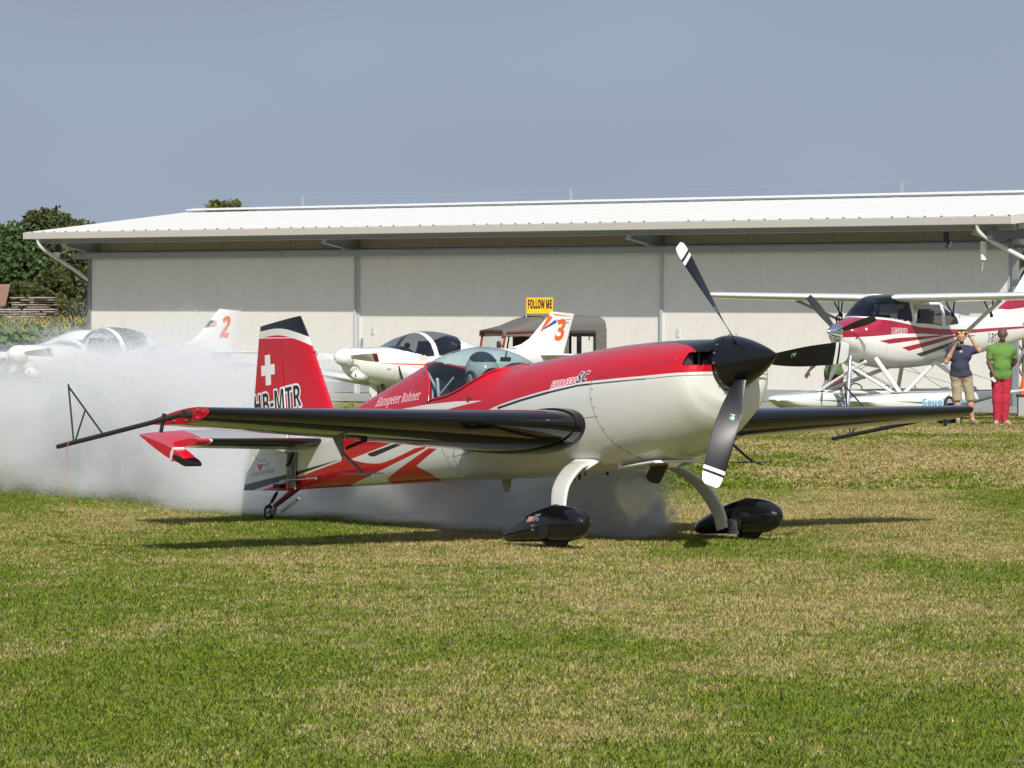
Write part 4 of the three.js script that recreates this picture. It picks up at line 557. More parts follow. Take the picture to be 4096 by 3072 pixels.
  const P = split(g, (x, y, z) => { const q = isGlass(x, y, z); if (slid && y > sill(x)[1] - 0.02 && x < -1.44 && x > -3.3) return x > -1.52 ? 'fuselage' : x < -1.95 ? (q ? 'hood_glass' : 'hood') : null; return q ? 'canopy' : x > -1.02 ? 'cowling' : 'fuselage'; });
  if (slid) { const h = mesh('sliding_hood', P.hood, skinM, A), hg = mesh('hood_glass', P.hood_glass, tint, h); h.position.set(-0.42, 0.02, 0); }
  mesh('fuselage', P.fuselage, skinM, A); mesh('cowling', P.cowling, skinM, A); mesh('canopy', P.canopy, tint, A);
  mesh('cabin_liner', split(loft(span(-3.5, -1.1, 30).map((u) => hullRing(hull(u), 64, -0.03))), (x, y) => (y < 1.36 ? 'in' : null)).in, std([0.05, 0.05, 0.055], 0.8), A);
  for (const s of [1, -1]) mesh('seat', [bevelBox(0.18, 0.62, 0.42, [-2.55, 1.25, s * 0.24], [0, 0, 0.3], 0.04), bevelBox(0.5, 0.14, 0.42, [-2.25, 0.98, s * 0.24], undefined, 0.04)], std([0.03, 0.035, 0.05], 0.8), A);
  mesh('instrument_panel', place(new THREE.SphereGeometry(0.28, 20, 10), [-1.5, 1.33, 0], undefined, [1, 0.6, 1.5]), std([0.02, 0.02, 0.025], 0.8), A);
  mesh('headset', disc(0.05, 0.05, [-1.62, 1.50, -0.2], 14), darkM, A); mesh('latch', tube([[-2.1, 1.74, -0.07], [-2.12, 1.68, -0.1], [-2.2, 1.68, -0.1], [-2.22, 1.74, -0.07]], 0.008), steel, A);
  const fin = (c0, c1) => { const rows = [[[-4.62, 1.44], [-5.6, 1.34]], [[-4.9, 1.5], [-5.72, 1.42]], [[-5.12, 1.60], [-5.82, 1.52]], [[-5.35, 1.78], [-5.98, 1.68]], [[-5.6, 1.985], [-6.2, 1.88]], [[-5.74, 2.10], [-6.37, 2.05]]]; const T = [[-6.02, 1.20], [-6.09, 1.36], [-6.15, 1.5], [-6.22, 1.68], [-6.31, 1.90], [-6.38, 2.06]]; return loft(rows.map(([l], i) => foil([...l, 0], [...T[i], 0], mixf(0.085, 0.10, i / 5), V(0, 0, 1), 14, c0, c1)), { uv: uvF }); };
  mesh('fin', fin(0, 0.60), skinM, A); mesh('rudder', fin(0.61, 1), skinM, A);
  for (const s of [1, -1]) {
    const W = new THREE.Group(); W.name = 'wing'; A.add(W);
    const sec = (t, c0, c1) => foil([mixf(-1.45, -1.72, t), mixf(0.80, 1.15, t), s * mixf(0.3, 3.8, t)], [mixf(-2.95, -2.56, t), mixf(0.74, 1.10, t), s * mixf(0.3, 3.8, t)], mixf(0.15, 0.12, t), V(0, 1, 0), 16, c0, c1), mk = (t0, t1, c0, c1) => loft(span(t0, t1, 8).map((t) => sec(t, c0, c1)));
    mesh('wing_panel', mk(0, 0.88, 0, 0.75), planeWhite, W); mesh('flap', mk(0.1, 0.5, 0.755, 1), planeWhite, W); mesh('aileron', mk(0.505, 0.88, 0.755, 1), planeWhite, W);
    const tipR = [...span(0.882, 0.97, 4), 0.99, 1.0, 1.006]; mesh('wing_tip', loft(tipR.map((t, i) => { const k = i < 5 ? 1 : [1, 0.9, 0.72, 0.4][i - 4]; const r = sec(t, 0, 1), m = r.reduce((a, p) => [a[0] + p[0] / r.length, a[1] + p[1] / r.length], [0, 0]); return r.map(([x, y, z]) => [m[0] + (x - m[0]) * k, m[1] + (y - m[1]) * k, z]); })), trim ? gloss([0.06, 0.07, 0.09]) : planeWhite, W);
    const st = (t, dy) => [[mixf(-0.02, -0.2, 0), 0]].map(() => sec(t, 0, 0.35).map(([x, y, z]) => [x + 0.004, y + dy, z]))[0];
    if (!trim) { mesh('wing_stripe', loft([sec(0.62, 0, 0.30), sec(0.99, 0, 0.30)].map((r) => r.slice(0, 17).map(([x, y, z]) => [x, y + 0.004, z])), { closed: false, caps: [false, false] }), std([0.72, 0.18, 0.04], 0.5), W); mesh('wing_stripe', loft([sec(0.68, 0.30, 0.45), sec(0.99, 0.30, 0.45)].map((r) => r.slice(0, 17).map(([x, y, z]) => [x, y + 0.004, z])), { closed: false, caps: [false, false] }), std([0.05, 0.07, 0.28], 0.5), W); }
    const ht = (t, c0, c1) => foil([mixf(-5.25, -5.42, t), 1.30, s * mixf(0.02, 1.3, t)], [mixf(-6.05, -5.98, t), 1.28, s * mixf(0.02, 1.3, t)], 0.09, V(0, 1, 0), 12, c0, c1); mesh('tailplane', loft(span(0, 1, 4).map((t) => ht(t, 0, 0.6))), planeWhite, A); mesh('elevator', loft(span(0, 1, 4).map((t) => ht(t, 0.61, 1))), planeWhite, A);
    mesh('main_wheel', [place(new THREE.TorusGeometry(0.13, 0.055, 10, 28), [-2.35, 0.185, s * 1.15]), disc(0.09, 0.07, [-2.35, 0.185, s * 1.15])], rubber, A); mesh('gear_leg', rod([-2.3, 0.8, s * 1.12], [-2.35, 0.18, s * 1.06], 0.035), planeWhite, A);
    mesh('gear_door', box(0.3, 0.42, 0.02, [-2.3, 0.56, s * 1.22], [s * 0.1, 0, 0]), planeWhite, A);
  }
  mesh('nose_leg', [rod([-0.95, 0.82, 0], [-0.98, 0.25, 0], 0.03), rod([-0.98, 0.3, 0.06], [-0.98, 0.16, 0.06], 0.014), rod([-0.98, 0.3, -0.06], [-0.98, 0.16, -0.06], 0.014)], steel, A); mesh('nose_wheel', [place(new THREE.TorusGeometry(0.11, 0.05, 10, 28), [-0.98, 0.16, 0]), disc(0.07, 0.06, [-0.98, 0.16, 0])], rubber, A); mesh('nose_gear_door', [box(0.22, 0.55, 0.015, [-0.85, 0.62, -0.1], [0.1, 0.2, 0.05])], planeWhite, A);
  mesh('exhaust_pipe', rod([-0.95, 0.86, -0.2], [-1.02, 0.68, -0.22], 0.03), darkM, A); mesh('air_inlet', [place(new THREE.CylinderGeometry(0.045, 0.045, 0.05, 16), [-0.405, 1.155, -0.19], [0, 0.6, Math.PI / 2])], darkM, A);
  mesh('chin_scoop', place(new THREE.SphereGeometry(0.12, 18, 12), [-0.5, 0.97, -0.12], undefined, [1.8, 0.9, 1]), planeWhite, A); mesh('scoop_mouth', place(new THREE.SphereGeometry(0.055, 14, 10), [-0.318, 0.975, -0.13], undefined, [0.3, 0.8, 1.15]), darkM, A);
  mesh('mast', rod([-1.1, 1.15, -0.47], [-1.2, 0.8, -0.53], 0.018), darkM, A); mesh('vent', box(0.1, 0.05, 0.03, [-0.9, 1.12, -0.445]), planeWhite, A);
  const PR = new THREE.Group(); PR.name = 'propeller'; PR.position.set(-0.26, 1.30, 0); PR.rotation.x = prop; A.add(PR);
  const sp = []; for (let k = 0; k <= 18; k++) { const t = k / 18; sp.push(new THREE.Vector2(Math.max(0.165 * Math.sqrt(1 - t * t), 0.0001), t * 0.27)); } const sg = new THREE.LatheGeometry([new THREE.Vector2(0.155, -0.09), ...sp], 40); sg.rotateZ(-Math.PI / 2); mesh('spinner', sg, planeWhite, PR);
  for (const s of [1, -1]) { const B = new THREE.Group(); B.name = 'blade'; B.rotation.x = s > 0 ? 0 : Math.PI; PR.add(B); const bl = (a, b) => loft(span(a, b, 8).map((r) => { const c = 0.13 * Math.sin(clamp(0.35 + 2.1 * (r - 0.1), 0, 2.4)) + 0.035, tw = mixf(0.95, 0.35, (r - 0.1) / 0.7), d = [Math.sin(tw), -Math.cos(tw)]; return foil([0.03 + d[0] * c / 2, r, -d[1] * c / 2], [0.03 - d[0] * c / 2, r, d[1] * c / 2], mixf(0.4, 0.1, sstep(0.1, 0.35, r)), V(Math.cos(tw), 0, Math.sin(tw)), 10); })); mesh('blade_body', bl(0.12, 0.70), gloss([0.72, 0.72, 0.70]), B); mesh('blade_tip', bl(0.702, 0.81), std([0.28, 0.03, 0.025], 0.5), B); }
  return A;
}
lightPlane({ label: 'white low-wing aeroplane with orange number 3 on its tail', pos: [-3.116, -0.5, -82], num: '3', slid: false, prop: Math.PI / 2, trim: false });
lightPlane({ label: 'white low-wing aeroplane with orange number 2 on its tail, wrapped in smoke', pos: [-8.95, -0.45, -82.5], num: '2', slid: true, prop: Math.PI / 2 + 0.05, trim: true, turn: -2.2143 });
{ // nose of the next aeroplane in the row, cut by the left edge
  const A = thing('dark_nosed_aeroplane', 'black spinner of another aeroplane at the left edge', 'aeroplane', [atX(-14, 84), -0.48, -84], TURN), sp = []; for (let k = 0; k <= 14; k++) { const t = k / 14; sp.push(new THREE.Vector2(Math.max(0.17 * Math.sqrt(1 - t * t), 0.0001), t * 0.3)); }
  const sg = new THREE.LatheGeometry([new THREE.Vector2(0.17, -0.1), ...sp], 32); sg.rotateZ(-Math.PI / 2); sg.translate(-0.3, 1.30, 0); mesh('spinner', sg, gloss([0.015, 0.015, 0.018]), A);
  const hull = table([[-6, 1.4, 1.2, 0.05, 1.3, 2, 2], [-3.5, 1.5, 0.8, 0.4, 1.15, 2, 2.4], [-2.2, 1.75, 0.7, 0.55, 1.15, 2, 2.4], [-1.2, 1.5, 0.75, 0.5, 1.15, 2, 2.3], [-0.42, 1.45, 0.98, 0.3, 1.25, 2, 2]]); mesh('fuselage', loft(span(-6, -0.42, 40).map((u) => hullRing(hull(u), 48))), planeWhite, A);
  mesh('emblem', place(new THREE.CylinderGeometry(0.07, 0.07, 0.012, 24), [-0.20, 1.30, -0.168], [Math.PI / 2 - 0.15, 0, 0]), std([0.7, 0.7, 0.7], 0.4), A);
  mesh('wing', [1, -1].map((s) => loft([0, 1].map((t) => foil([-1.5 - 0.2 * t, 0.8 + 0.3 * t, s * (0.3 + 3.4 * t)], [-2.9 + 0.3 * t, 0.76 + 0.3 * t, s * (0.3 + 3.4 * t)], 0.14, V(0, 1, 0))))), planeWhite, A); mesh('wheel', [-1.1, 0, 1.1].map((z) => place(new THREE.TorusGeometry(0.12, 0.055, 8, 24), [z ? -2.4 : -0.95, 0.175, z])), rubber, A); mesh('gear_leg', [rod([-0.95, 0.9, 0], [-0.95, 0.17, 0], 0.03), rod([-2.4, 0.85, 1.05], [-2.4, 0.17, 1.05], 0.03), rod([-2.4, 0.85, -1.05], [-2.4, 0.17, -1.05], 0.03)], steel, A);
}

// ---------------------------------------------------------------- high-wing floatplane at the right (y here is height above the grass, +0.6)
{
  const Y = 0.6, A = thing('floatplane', 'white and crimson high-wing aeroplane on white floats, dark three-bladed propeller', 'aeroplane', [6.23, -Y, -91.5], TURN), S = 260, U0 = -7.4, Y0 = 2.35 + Y, uvF = (x, y) => [((x - U0) * S) / 2048, 1 - ((Y0 - y) * S) / 512];
  const CR = '#a3143a';
  const livery = canvas(2048, 512, (c, W, h) => {
    const X = (u) => (u - U0) * S, Yp = (y) => (Y0 - y - Y) * S, poly = (col, pts) => { c.fillStyle = col; c.beginPath(); pts.forEach(([u, y], i) => (i ? c.lineTo(X(u), Yp(y)) : c.moveTo(X(u), Yp(y)))); c.closePath(); c.fill(); };
    const text = (s, u, y, size, sx, col, skew, stroke, font = 'bold') => { c.save(); c.translate(X(u), Yp(y)); c.scale(-1, 1); c.rotate(0.03); c.transform(sx, 0, -skew, 1, 0, 0); c.font = `${font} ${size * S}px sans-serif`; if (stroke) { c.lineWidth = 5; c.strokeStyle = stroke; c.strokeText(s, 0, 0); } c.fillStyle = col; c.fillText(s, 0, 0); c.restore(); };
    c.fillStyle = '#ececea'; c.fillRect(0, 0, W, h);
    poly(CR, [[0, 1.08], [-0.4, 1.08], [-0.9, 1.10], [-1.6, 1.145], [-2.4, 1.145], [-3.2, 1.11], [-4.4, 1.15], [-6.6, 1.24], [-7.3, 1.27], [-7.3, 1.285], [-6.0, 1.265], [-4.5, 1.225], [-3.8, 1.22], [-3.0, 1.235], [-2.3, 1.275], [-1.9, 1.34], [-1.4, 1.41], [-0.95, 1.45], [-0.7, 1.5], [0, 1.6]]);
    poly(CR, [[-1.05, 1.005], [-1.35, 0.945], [-3.1, 1.085], [-3.1, 1.11], [-1.5, 1.055]]); poly(CR, [[-1.75, 0.865], [-2.0, 0.80], [-3.2, 1.0], [-3.9, 1.12], [-3.9, 1.14], [-3.1, 1.06]]); poly('#3a3d42', [[-2.25, 0.735], [-2.45, 0.68], [-4.0, 1.03], [-4.0, 1.08]]);
    poly('#23262a', [[-3.9, 1.06], [-4.25, 1.10], [-4.45, 1.09]]); poly(CR, [[-5.2, 1.66], [-6.1, 1.93], [-7.3, 1.98], [-7.3, 1.72], [-6.0, 1.62]]);
    text('LEGEND', -1.40, 1.165, 0.135, 0.98, '#a3143a', 0.12, '#e9e4e2'); text('I-B170', -4.95, 0.96, 0.26, 0.7, '#4a4f58', 0);
    c.strokeStyle = 'rgba(140,135,130,0.6)'; c.lineWidth = 1.5; const line = (p) => { c.beginPath(); p.forEach(([u, y], i) => (i ? c.lineTo(X(u), Yp(y)) : c.moveTo(X(u), Yp(y)))); c.stroke(); };
    line([[-1.28, 1.46], [-1.3, 0.6]]); line([[-0.5, 1.2], [-1.28, 1.14]]); line([[-4.1, 1.5], [-4.12, 0.65]]); line([[-6.1, 1.45], [-6.12, 0.95]]); c.setLineDash([1.5, 7]); line([[-1.33, 1.46], [-1.35, 0.6]]); line([[-4.16, 1.5], [-4.18, 0.65]]); line([[-5.24, 1.5], [-5.25, 0.8]]); line([[-3.2, 0.75], [-7, 1.2]]); c.setLineDash([]); line([[-2.2, 1.36], [-2.05, 0.78]]); line([[-3.15, 1.28], [-3.2, 0.7]]); line([[-5.2, 1.5], [-5.2, 0.8]]);
  });
  const skinM = new THREE.MeshPhysicalMaterial({ map: livery, roughness: 0.45, clearcoat: 1, clearcoatRoughness: 0.1, side: THREE.DoubleSide });
  const hull = table([[-7.2, 1.42, 1.12, 0.06, 1.27, 2, 2], [-6.0, 1.46, 0.90, 0.17, 1.2, 2, 2.2], [-5.0, 1.49, 0.73, 0.29, 1.13, 2.1, 2.4], [-4.3, 1.53, 0.62, 0.38, 1.1, 2.2, 2.5], [-3.7, 1.68, 0.54, 0.46, 1.08, 2.6, 2.6], [-3.1, 1.86, 0.49, 0.51, 1.08, 4, 2.6], [-2.5, 1.92, 0.45, 0.53, 1.08, 4.5, 2.6], [-1.9, 1.925, 0.445, 0.53, 1.08, 4.5, 2.6], [-1.5, 1.88, 0.48, 0.525, 1.08, 4, 2.5], [-1.2, 1.72, 0.54, 0.51, 1.1, 3, 2.4], [-0.95, 1.52, 0.62, 0.48, 1.12, 2.4, 2.3], [-0.7, 1.445, 0.73, 0.42, 1.14, 2.2, 2.2], [-0.5, 1.385, 0.83, 0.35, 1.16, 2.1, 2.1], [-0.4, 1.33, 0.92, 0.27, 1.18, 2, 2], [-0.36, 1.28, 1.03, 0.16, 1.19, 2, 2]].map((r) => [r[0], r[1] + Y, r[2] + Y, r[3], r[4] + Y, r[5], r[6]]));
  const g = loft([...span(-7.2, -4.0, 30), ...span(-3.97, -0.85, 240), ...span(-0.83, -0.36, 22)].map((u) => hullRing(hull(u), 170)), { uv: uvF });
  const low = table([[-4.2, 1.40], [-3.7, 1.33], [-3.1, 1.30], [-2.4, 1.335], [-2.0, 1.38], [-1.5, 1.44], [-1.1, 1.475], [-0.85, 1.50]]);
  const P = split(g, (x, yy, z) => {
    const y = yy - Y, w = hull(x)[3], side = Math.abs(z) > w * 0.8; if (y > low(x)[1] && x < -0.88) {
      const pillar = -2.14 - (y - 1.36) * -0.16; if (x > pillar + 0.045 && y < 2) { if (x > -1.95 || y < 1.80) return 'windscreen'; }
      if (x < pillar - 0.06 && x > -3.1 && side && y < 1.73) return 'side_window'; if (x < -3.22 && x > -3.75 + (y - 1.4) * 0.1 && side && y < 1.69 - (-3.22 - x) * 0.4) return 'side_window'; if (x < -3.3 && x > -3.95 && !side && y > 1.55) return 'rear_window';
    }
    return x > -1.28 ? 'cowling' : 'fuselage';
  });
  mesh('fuselage', P.fuselage, skinM, A); mesh('cowling', P.cowling, skinM, A); mesh('windscreen', P.windscreen, glass([0.13, 0.15, 0.20]), A); mesh('side_window', P.side_window, glass([0.75, 0.76, 0.75]), A); if (P.rear_window) mesh('rear_window', P.rear_window, glass([0.6, 0.6, 0.58]), A);
  mesh('cabin_liner', split(loft(span(-4.1, -1.0, 24).map((u) => hullRing(hull(u), 60, -0.035))), (x, y) => (y - Y < 1.28 ? 'in' : null)).in, std([0.06, 0.055, 0.055], 0.85), A);
  for (const s of [1, -1]) mesh('seat', [bevelBox(0.14, 0.62, 0.40, [-2.85, 1.32 + Y, s * 0.25], [0, 0, 0.18], 0.05), bevelBox(0.42, 0.14, 0.42, [-2.6, 1.02 + Y, s * 0.25], undefined, 0.05)], std([0.10, 0.085, 0.075], 0.8), A);
  mesh('instrument_panel', bevelBox(0.3, 0.22, 0.9, [-1.35, 1.42 + Y, 0], undefined, 0.05), std([0.03, 0.03, 0.035], 0.8), A); mesh('rear_bulkhead', box(0.03, 0.5, 0.7, [-3.9, 1.25 + Y, 0]), std([0.42, 0.30, 0.20], 0.8), A);
  // wings
  for (const s of [1, -1]) {
    const W = new THREE.Group(); W.name = 'wing'; A.add(W); const sec = (t, c0, c1) => { const z = s * mixf(0.35, 4.55, t); return foil([mixf(-1.62, -1.70, t), mixf(1.86, 1.925, t) + Y, z], [mixf(-2.98, -2.85, t), mixf(1.83, 1.905, t) + Y, z], mixf(0.135, 0.12, t), V(0, 1, 0), 16, c0, c1); };
    const mk = (t0, t1, c0, c1) => loft(span(t0, t1, 8).map((t) => sec(t, c0, c1))); mesh('wing_panel', mk(0, 0.985, 0, 0.74), planeWhite, W); mesh('flap', mk(0.08, 0.5, 0.745, 1), planeWhite, W); mesh('aileron', mk(0.505, 0.985, 0.745, 1), planeWhite, W);
    mesh('wing_tip', loft([0.986, 1.0, 1.012, 1.018].map((t, i) => { const k = [1, 0.93, 0.7, 0.35][i], r = sec(t, 0, 1), m = r.reduce((a, p) => [a[0] + p[0] / r.length, a[1] + p[1] / r.length], [0, 0]); return r.map(([x, y, z]) => [m[0] + (x - m[0]) * mixf(k, 1, 0.5), m[1] + (y - m[1]) * k, z]); })), planeWhite, W);
    mesh('wing_strut', loft(span(0, 1, 2).map((t) => foil([-2.18 - 1.0 * t, mixf(1.80, 0.80, t) + Y, s * mixf(2.55, 0.5, t)], [-2.36 - 1.0 * t, mixf(1.80, 0.80, t) + Y, s * mixf(2.55, 0.5, t)], 0.3, V(0, 0.9, s * -0.4), 8))), gloss([0.5, 0.49, 0.45]), W);
    for (const z of [0.95, 1.9]) mesh('flap_hinge', [rod([-2.62, 1.80 + Y, s * z], [-2.86, 1.52 + Y, s * z], 0.014), rod([-2.92, 1.80 + Y, s * z], [-2.86, 1.52 + Y, s * z], 0.014), disc(0.04, 0.03, [-2.87, 1.51 + Y, s * z], 12)], darkM, W);
    const ht = (t) => foil([mixf(-6.35, -6.55, t), 1.35 + Y, s * mixf(0.02, 1.5, t)], [-7.3, 1.34 + Y, s * mixf(0.02, 1.5, t)], 0.08, V(0, 1, 0), 12); mesh('tailplane', loft(span(0, 1, 3).map(ht)), planeWhite, A);
  }
  mesh('wind_wheel', [place(new THREE.TorusGeometry(0.095, 0.016, 8, 26), [-2.45, 1.42 + Y, 1.62]), rod([-2.45, 1.33 + Y, 1.62], [-2.45, 1.51 + Y, 1.62], 0.009), rod([-2.54, 1.42 + Y, 1.62], [-2.36, 1.42 + Y, 1.62], 0.009), rod([-2.45, 1.5 + Y, 1.62], [-2.4, 1.8 + Y, 1.6], 0.012)], darkM, A);
  const fr = [[[-5.0, 1.48], [-6.7, 1.42]], [[-5.6, 1.6], [-6.95, 1.6]], [[-6.15, 1.9], [-7.1, 1.9]], [[-6.6, 2.35], [-7.25, 2.35]], [[-6.75, 2.55], [-7.3, 2.55]]]; mesh('fin', loft(fr.map(([a, b]) => foil([a[0], a[1] + Y, 0], [b[0], b[1] + Y, 0], 0.08, V(0, 0, 1), 12)), { uv: uvF }), skinM, A);
  // propeller
  const PR = new THREE.Group(); PR.name = 'propeller'; PR.position.set(-0.36, 1.19 + Y, 0); A.add(PR); const sp = []; for (let k = 0; k <= 16; k++) { const t = k / 16; sp.push(new THREE.Vector2(Math.max(0.155 * Math.pow(1 - Math.pow(t, 1.5), 0.75), 0.0001), t * 0.36)); }
  const sg = new THREE.LatheGeometry([new THREE.Vector2(0.14, -0.03), ...sp], 40); sg.rotateZ(-Math.PI / 2); mesh('spinner', sg, std([0.72, 0.73, 0.75], 0.16, { metalness: 1 }), PR);
  for (const [k, a] of [0.80, 0.80 + 2.094, 0.80 + 4.189].entries()) { const B = new THREE.Group(); B.name = 'blade'; B.rotation.x = a; PR.add(B); mesh('blade_body', loft(span(0.1, 1.0, 16).map((r) => { const c = 0.055 + 0.10 * Math.sin(clamp(0.2 + 2.5 * (r - 0.1), 0, 2.45)), tw = mixf(1.0, 0.35, (r - 0.1) / 0.9), d = [Math.sin(tw), -Math.cos(tw)]; return foil([0.05 + d[0] * c / 2, r, -d[1] * c / 2], [0.05 - d[0] * c / 2, r, d[1] * c / 2], mixf(0.5, 0.12, sstep(0.1, 0.3, r)), V(Math.cos(tw), 0, Math.sin(tw)), 10); })), gloss([0.03, 0.03, 0.033], { clearcoat: 0.8 }), B); mesh('blade_root', rod([0.05, 0.05, 0], [0.05, 0.17, 0], 0.03), std([0.8, 0.8, 0.8], 0.2, { metalness: 1 }), B); }
  mesh('air_inlet', [bevelBox(0.03, 0.085, 0.17, [-0.47, 1.09 + Y, -0.285], [0, 0.75, 0.1], 0.01), bevelBox(0.03, 0.085, 0.17, [-0.47, 1.09 + Y, 0.285], [0, -0.75, 0.1], 0.01)], darkM, A); mesh('exhaust_pipe', [rod([-0.98, 0.74 + Y, -0.12], [-0.98, 0.52 + Y, -0.12], 0.045), disc(0.06, 0.02, [-0.98, 0.72 + Y, -0.12], 16, 'y')], std([0.20, 0.15, 0.10], 0.6, { metalness: 0.4 }), A);
  mesh('landing_light', disc(0.03, 0.02, [-0.7, 1.24 + Y, -0.43], 14), std([0.8, 0.8, 0.8], 0.2), A);
  // floats with struts, bracing wires and spreader bars
  const fl = canvas(1024, 128, (c, W, h) => { c.fillStyle = '#e9ebea'; c.fillRect(0, 0, W, h); c.save(); c.translate(W, 0); c.scale(-1, 1); c.fillStyle = '#3f7d5c'; c.beginPath(); c.moveTo(150, 48); c.lineTo(330, 56); c.lineTo(620, 60); c.lineTo(620, 70); c.lineTo(330, 68); c.closePath(); c.fill(); c.beginPath(); c.moveTo(190, 84); c.lineTo(400, 92); c.lineTo(680, 94); c.lineTo(680, 112); c.lineTo(380, 110); c.closePath(); c.fill(); c.fillStyle = '#a3163a'; c.beginPath(); c.moveTo(690, 58); c.lineTo(860, 76); c.lineTo(860, 84); c.lineTo(690, 66); c.closePath(); c.fill(); c.beginPath(); c.moveTo(690, 76); c.lineTo(850, 102); c.lineTo(800, 104); c.lineTo(690, 86); c.closePath(); c.fill(); c.font = 'bold 54px sans-serif'; c.strokeStyle = '#eef2f6'; c.lineWidth = 6; c.fillStyle = '#57a0d6'; c.strokeText('Scuola Italiana Volo', 305, 78); c.fillText('Scuola Italiana Volo', 305, 78); c.restore(); });
  const flM = new THREE.MeshPhysicalMaterial({ map: fl, roughness: 0.45, clearcoat: 0.8, clearcoatRoughness: 0.1, side: THREE.DoubleSide });
  const fh = table([[-5.3, 0.10, 0.04, 0.06, 0.07, 3, 2], [-4.4, 0.10, -0.08, 0.22, 0.03, 4, 2], [-3.0, 0.10, -0.30, 0.33, -0.06, 4.5, 2.3], [-2.0, 0.095, -0.40, 0.36, -0.12, 4.5, 2.6], [-1.0, 0.09, -0.40, 0.36, -0.12, 4.5, 2.6], [0.0, 0.05, -0.33, 0.32, -0.1, 4, 2.3], [0.3, 0.02, -0.22, 0.24, -0.07, 3, 1.8], [0.44, -0.04, -0.14, 0.10, -0.09, 2.2, 2]].map((r) => [r[0], r[1] - 0.11 + Y, r[2] + Y - 0.02, r[3], r[4] - 0.09 + Y, r[5], r[6]]));
  const fg = loft([...span(-5.3, 0.2, 50), ...span(0.22, 0.44, 12)].map((u) => hullRing(fh(u), 44)), { uv: (x, y) => [(x + 5.3) / 5.74, clamp((y - Y + 0.46) / 0.46)] });
  for (const s of [1, -1]) { const F = mesh('float', fg, flM, A); F.position.z = s * 1.02; mesh('float_deck', box(3.4, 0.012, 0.3, [-2.4, -0.003 + Y, s * 1.02]), std([0.45, 0.45, 0.46], 0.8), A); mesh('cleat', [tube([[-3.3, 0, s * 1.1], [-3.32, 0.06, s * 1.1], [-3.42, 0.06, s * 1.1], [-3.44, 0, s * 1.1]].map(([x, y, z]) => [x, y + Y, z]), 0.012), tube([[-4.2, 0, s * 1.1], [-4.22, 0.06, s * 1.1], [-4.3, 0.05, s * 1.1], [-4.34, 0, s * 1.1]].map(([x, y, z]) => [x, y + Y, z]), 0.012)], steel, A);
    mesh('float_strut', [rod([-1.02, 0.66 + Y, s * 0.42], [-1.06, -0.02 + Y, s * 1.0], 0.048, 0.045, 12)], planeWhite, A); mesh('float_strut', rod([-2.96, 0.56 + Y, s * 0.42], [-1.2, -0.02 + Y, s * 1.0], 0.042, 0.042, 12), planeWhite, A); mesh('float_strut', rod([-3.0, 0.56 + Y, s * 0.42], [-3.6, -0.02 + Y, s * 1.0], 0.042, 0.042, 12), planeWhite, A); mesh('float_strut', rod([-0.85, 0.60 + Y, s * -0.30], [-0.9, -0.02 + Y, s * 0.96], 0.032), planeWhite, A);
    mesh('bracing_wire', [rod([-1.02, 0.6 + Y, s * 0.42], [-3.5, 0 + Y, s * 1.0], 0.006, 0.006, 5), rod([-3.0, 0.55 + Y, s * 0.42], [-5.1, 0 + Y, s * 1.0], 0.006, 0.006, 5), rod([-1.05, 0.62 + Y, s * -0.4], [-1.15, 0 + Y, s * 1.0], 0.006, 0.006, 5)], steel, A); mesh('nose_wheel', [place(new THREE.TorusGeometry(0.09, 0.04, 8, 22), [0.1, 0.13, s * 1.02]), disc(0.05, 0.05, [0.1, 0.13, s * 1.02])], rubber, A); mesh('main_wheel', [place(new THREE.TorusGeometry(0.1, 0.05, 8, 22), [-2.3, 0.15, s * 1.02])], rubber, A); mesh('wheel_leg', [rod([0.1, 0.5, s * 1.02], [0.1, 0.13, s * 1.02], 0.02), rod([-2.3, 0.4, s * 1.02], [-2.3, 0.15, s * 1.02], 0.03)], steel, A); }
  mesh('spreader_bar', [rod([-1.08, -0.03 + Y, -1.0], [-1.08, -0.03 + Y, 1.0], 0.045, 0.045, 12), rod([-3.6, -0.03 + Y, -1.0], [-3.6, -0.03 + Y, 1.0], 0.045, 0.045, 12)], planeWhite, A);
  mesh('oleo_strut', [rod([-0.62, 0.70 + Y, -0.1], [-0.5, 0.30 + Y, -0.16], 0.035), rod([-0.5, 0.32 + Y, -0.16], [-0.36, -0.3 + Y, -0.22], 0.05), rod([-0.36, -0.28 + Y, -0.22], [-0.33, -0.42 + Y, -0.24], 0.035)], std([0.6, 0.6, 0.62], 0.25, { metalness: 0.8 }), A);
}

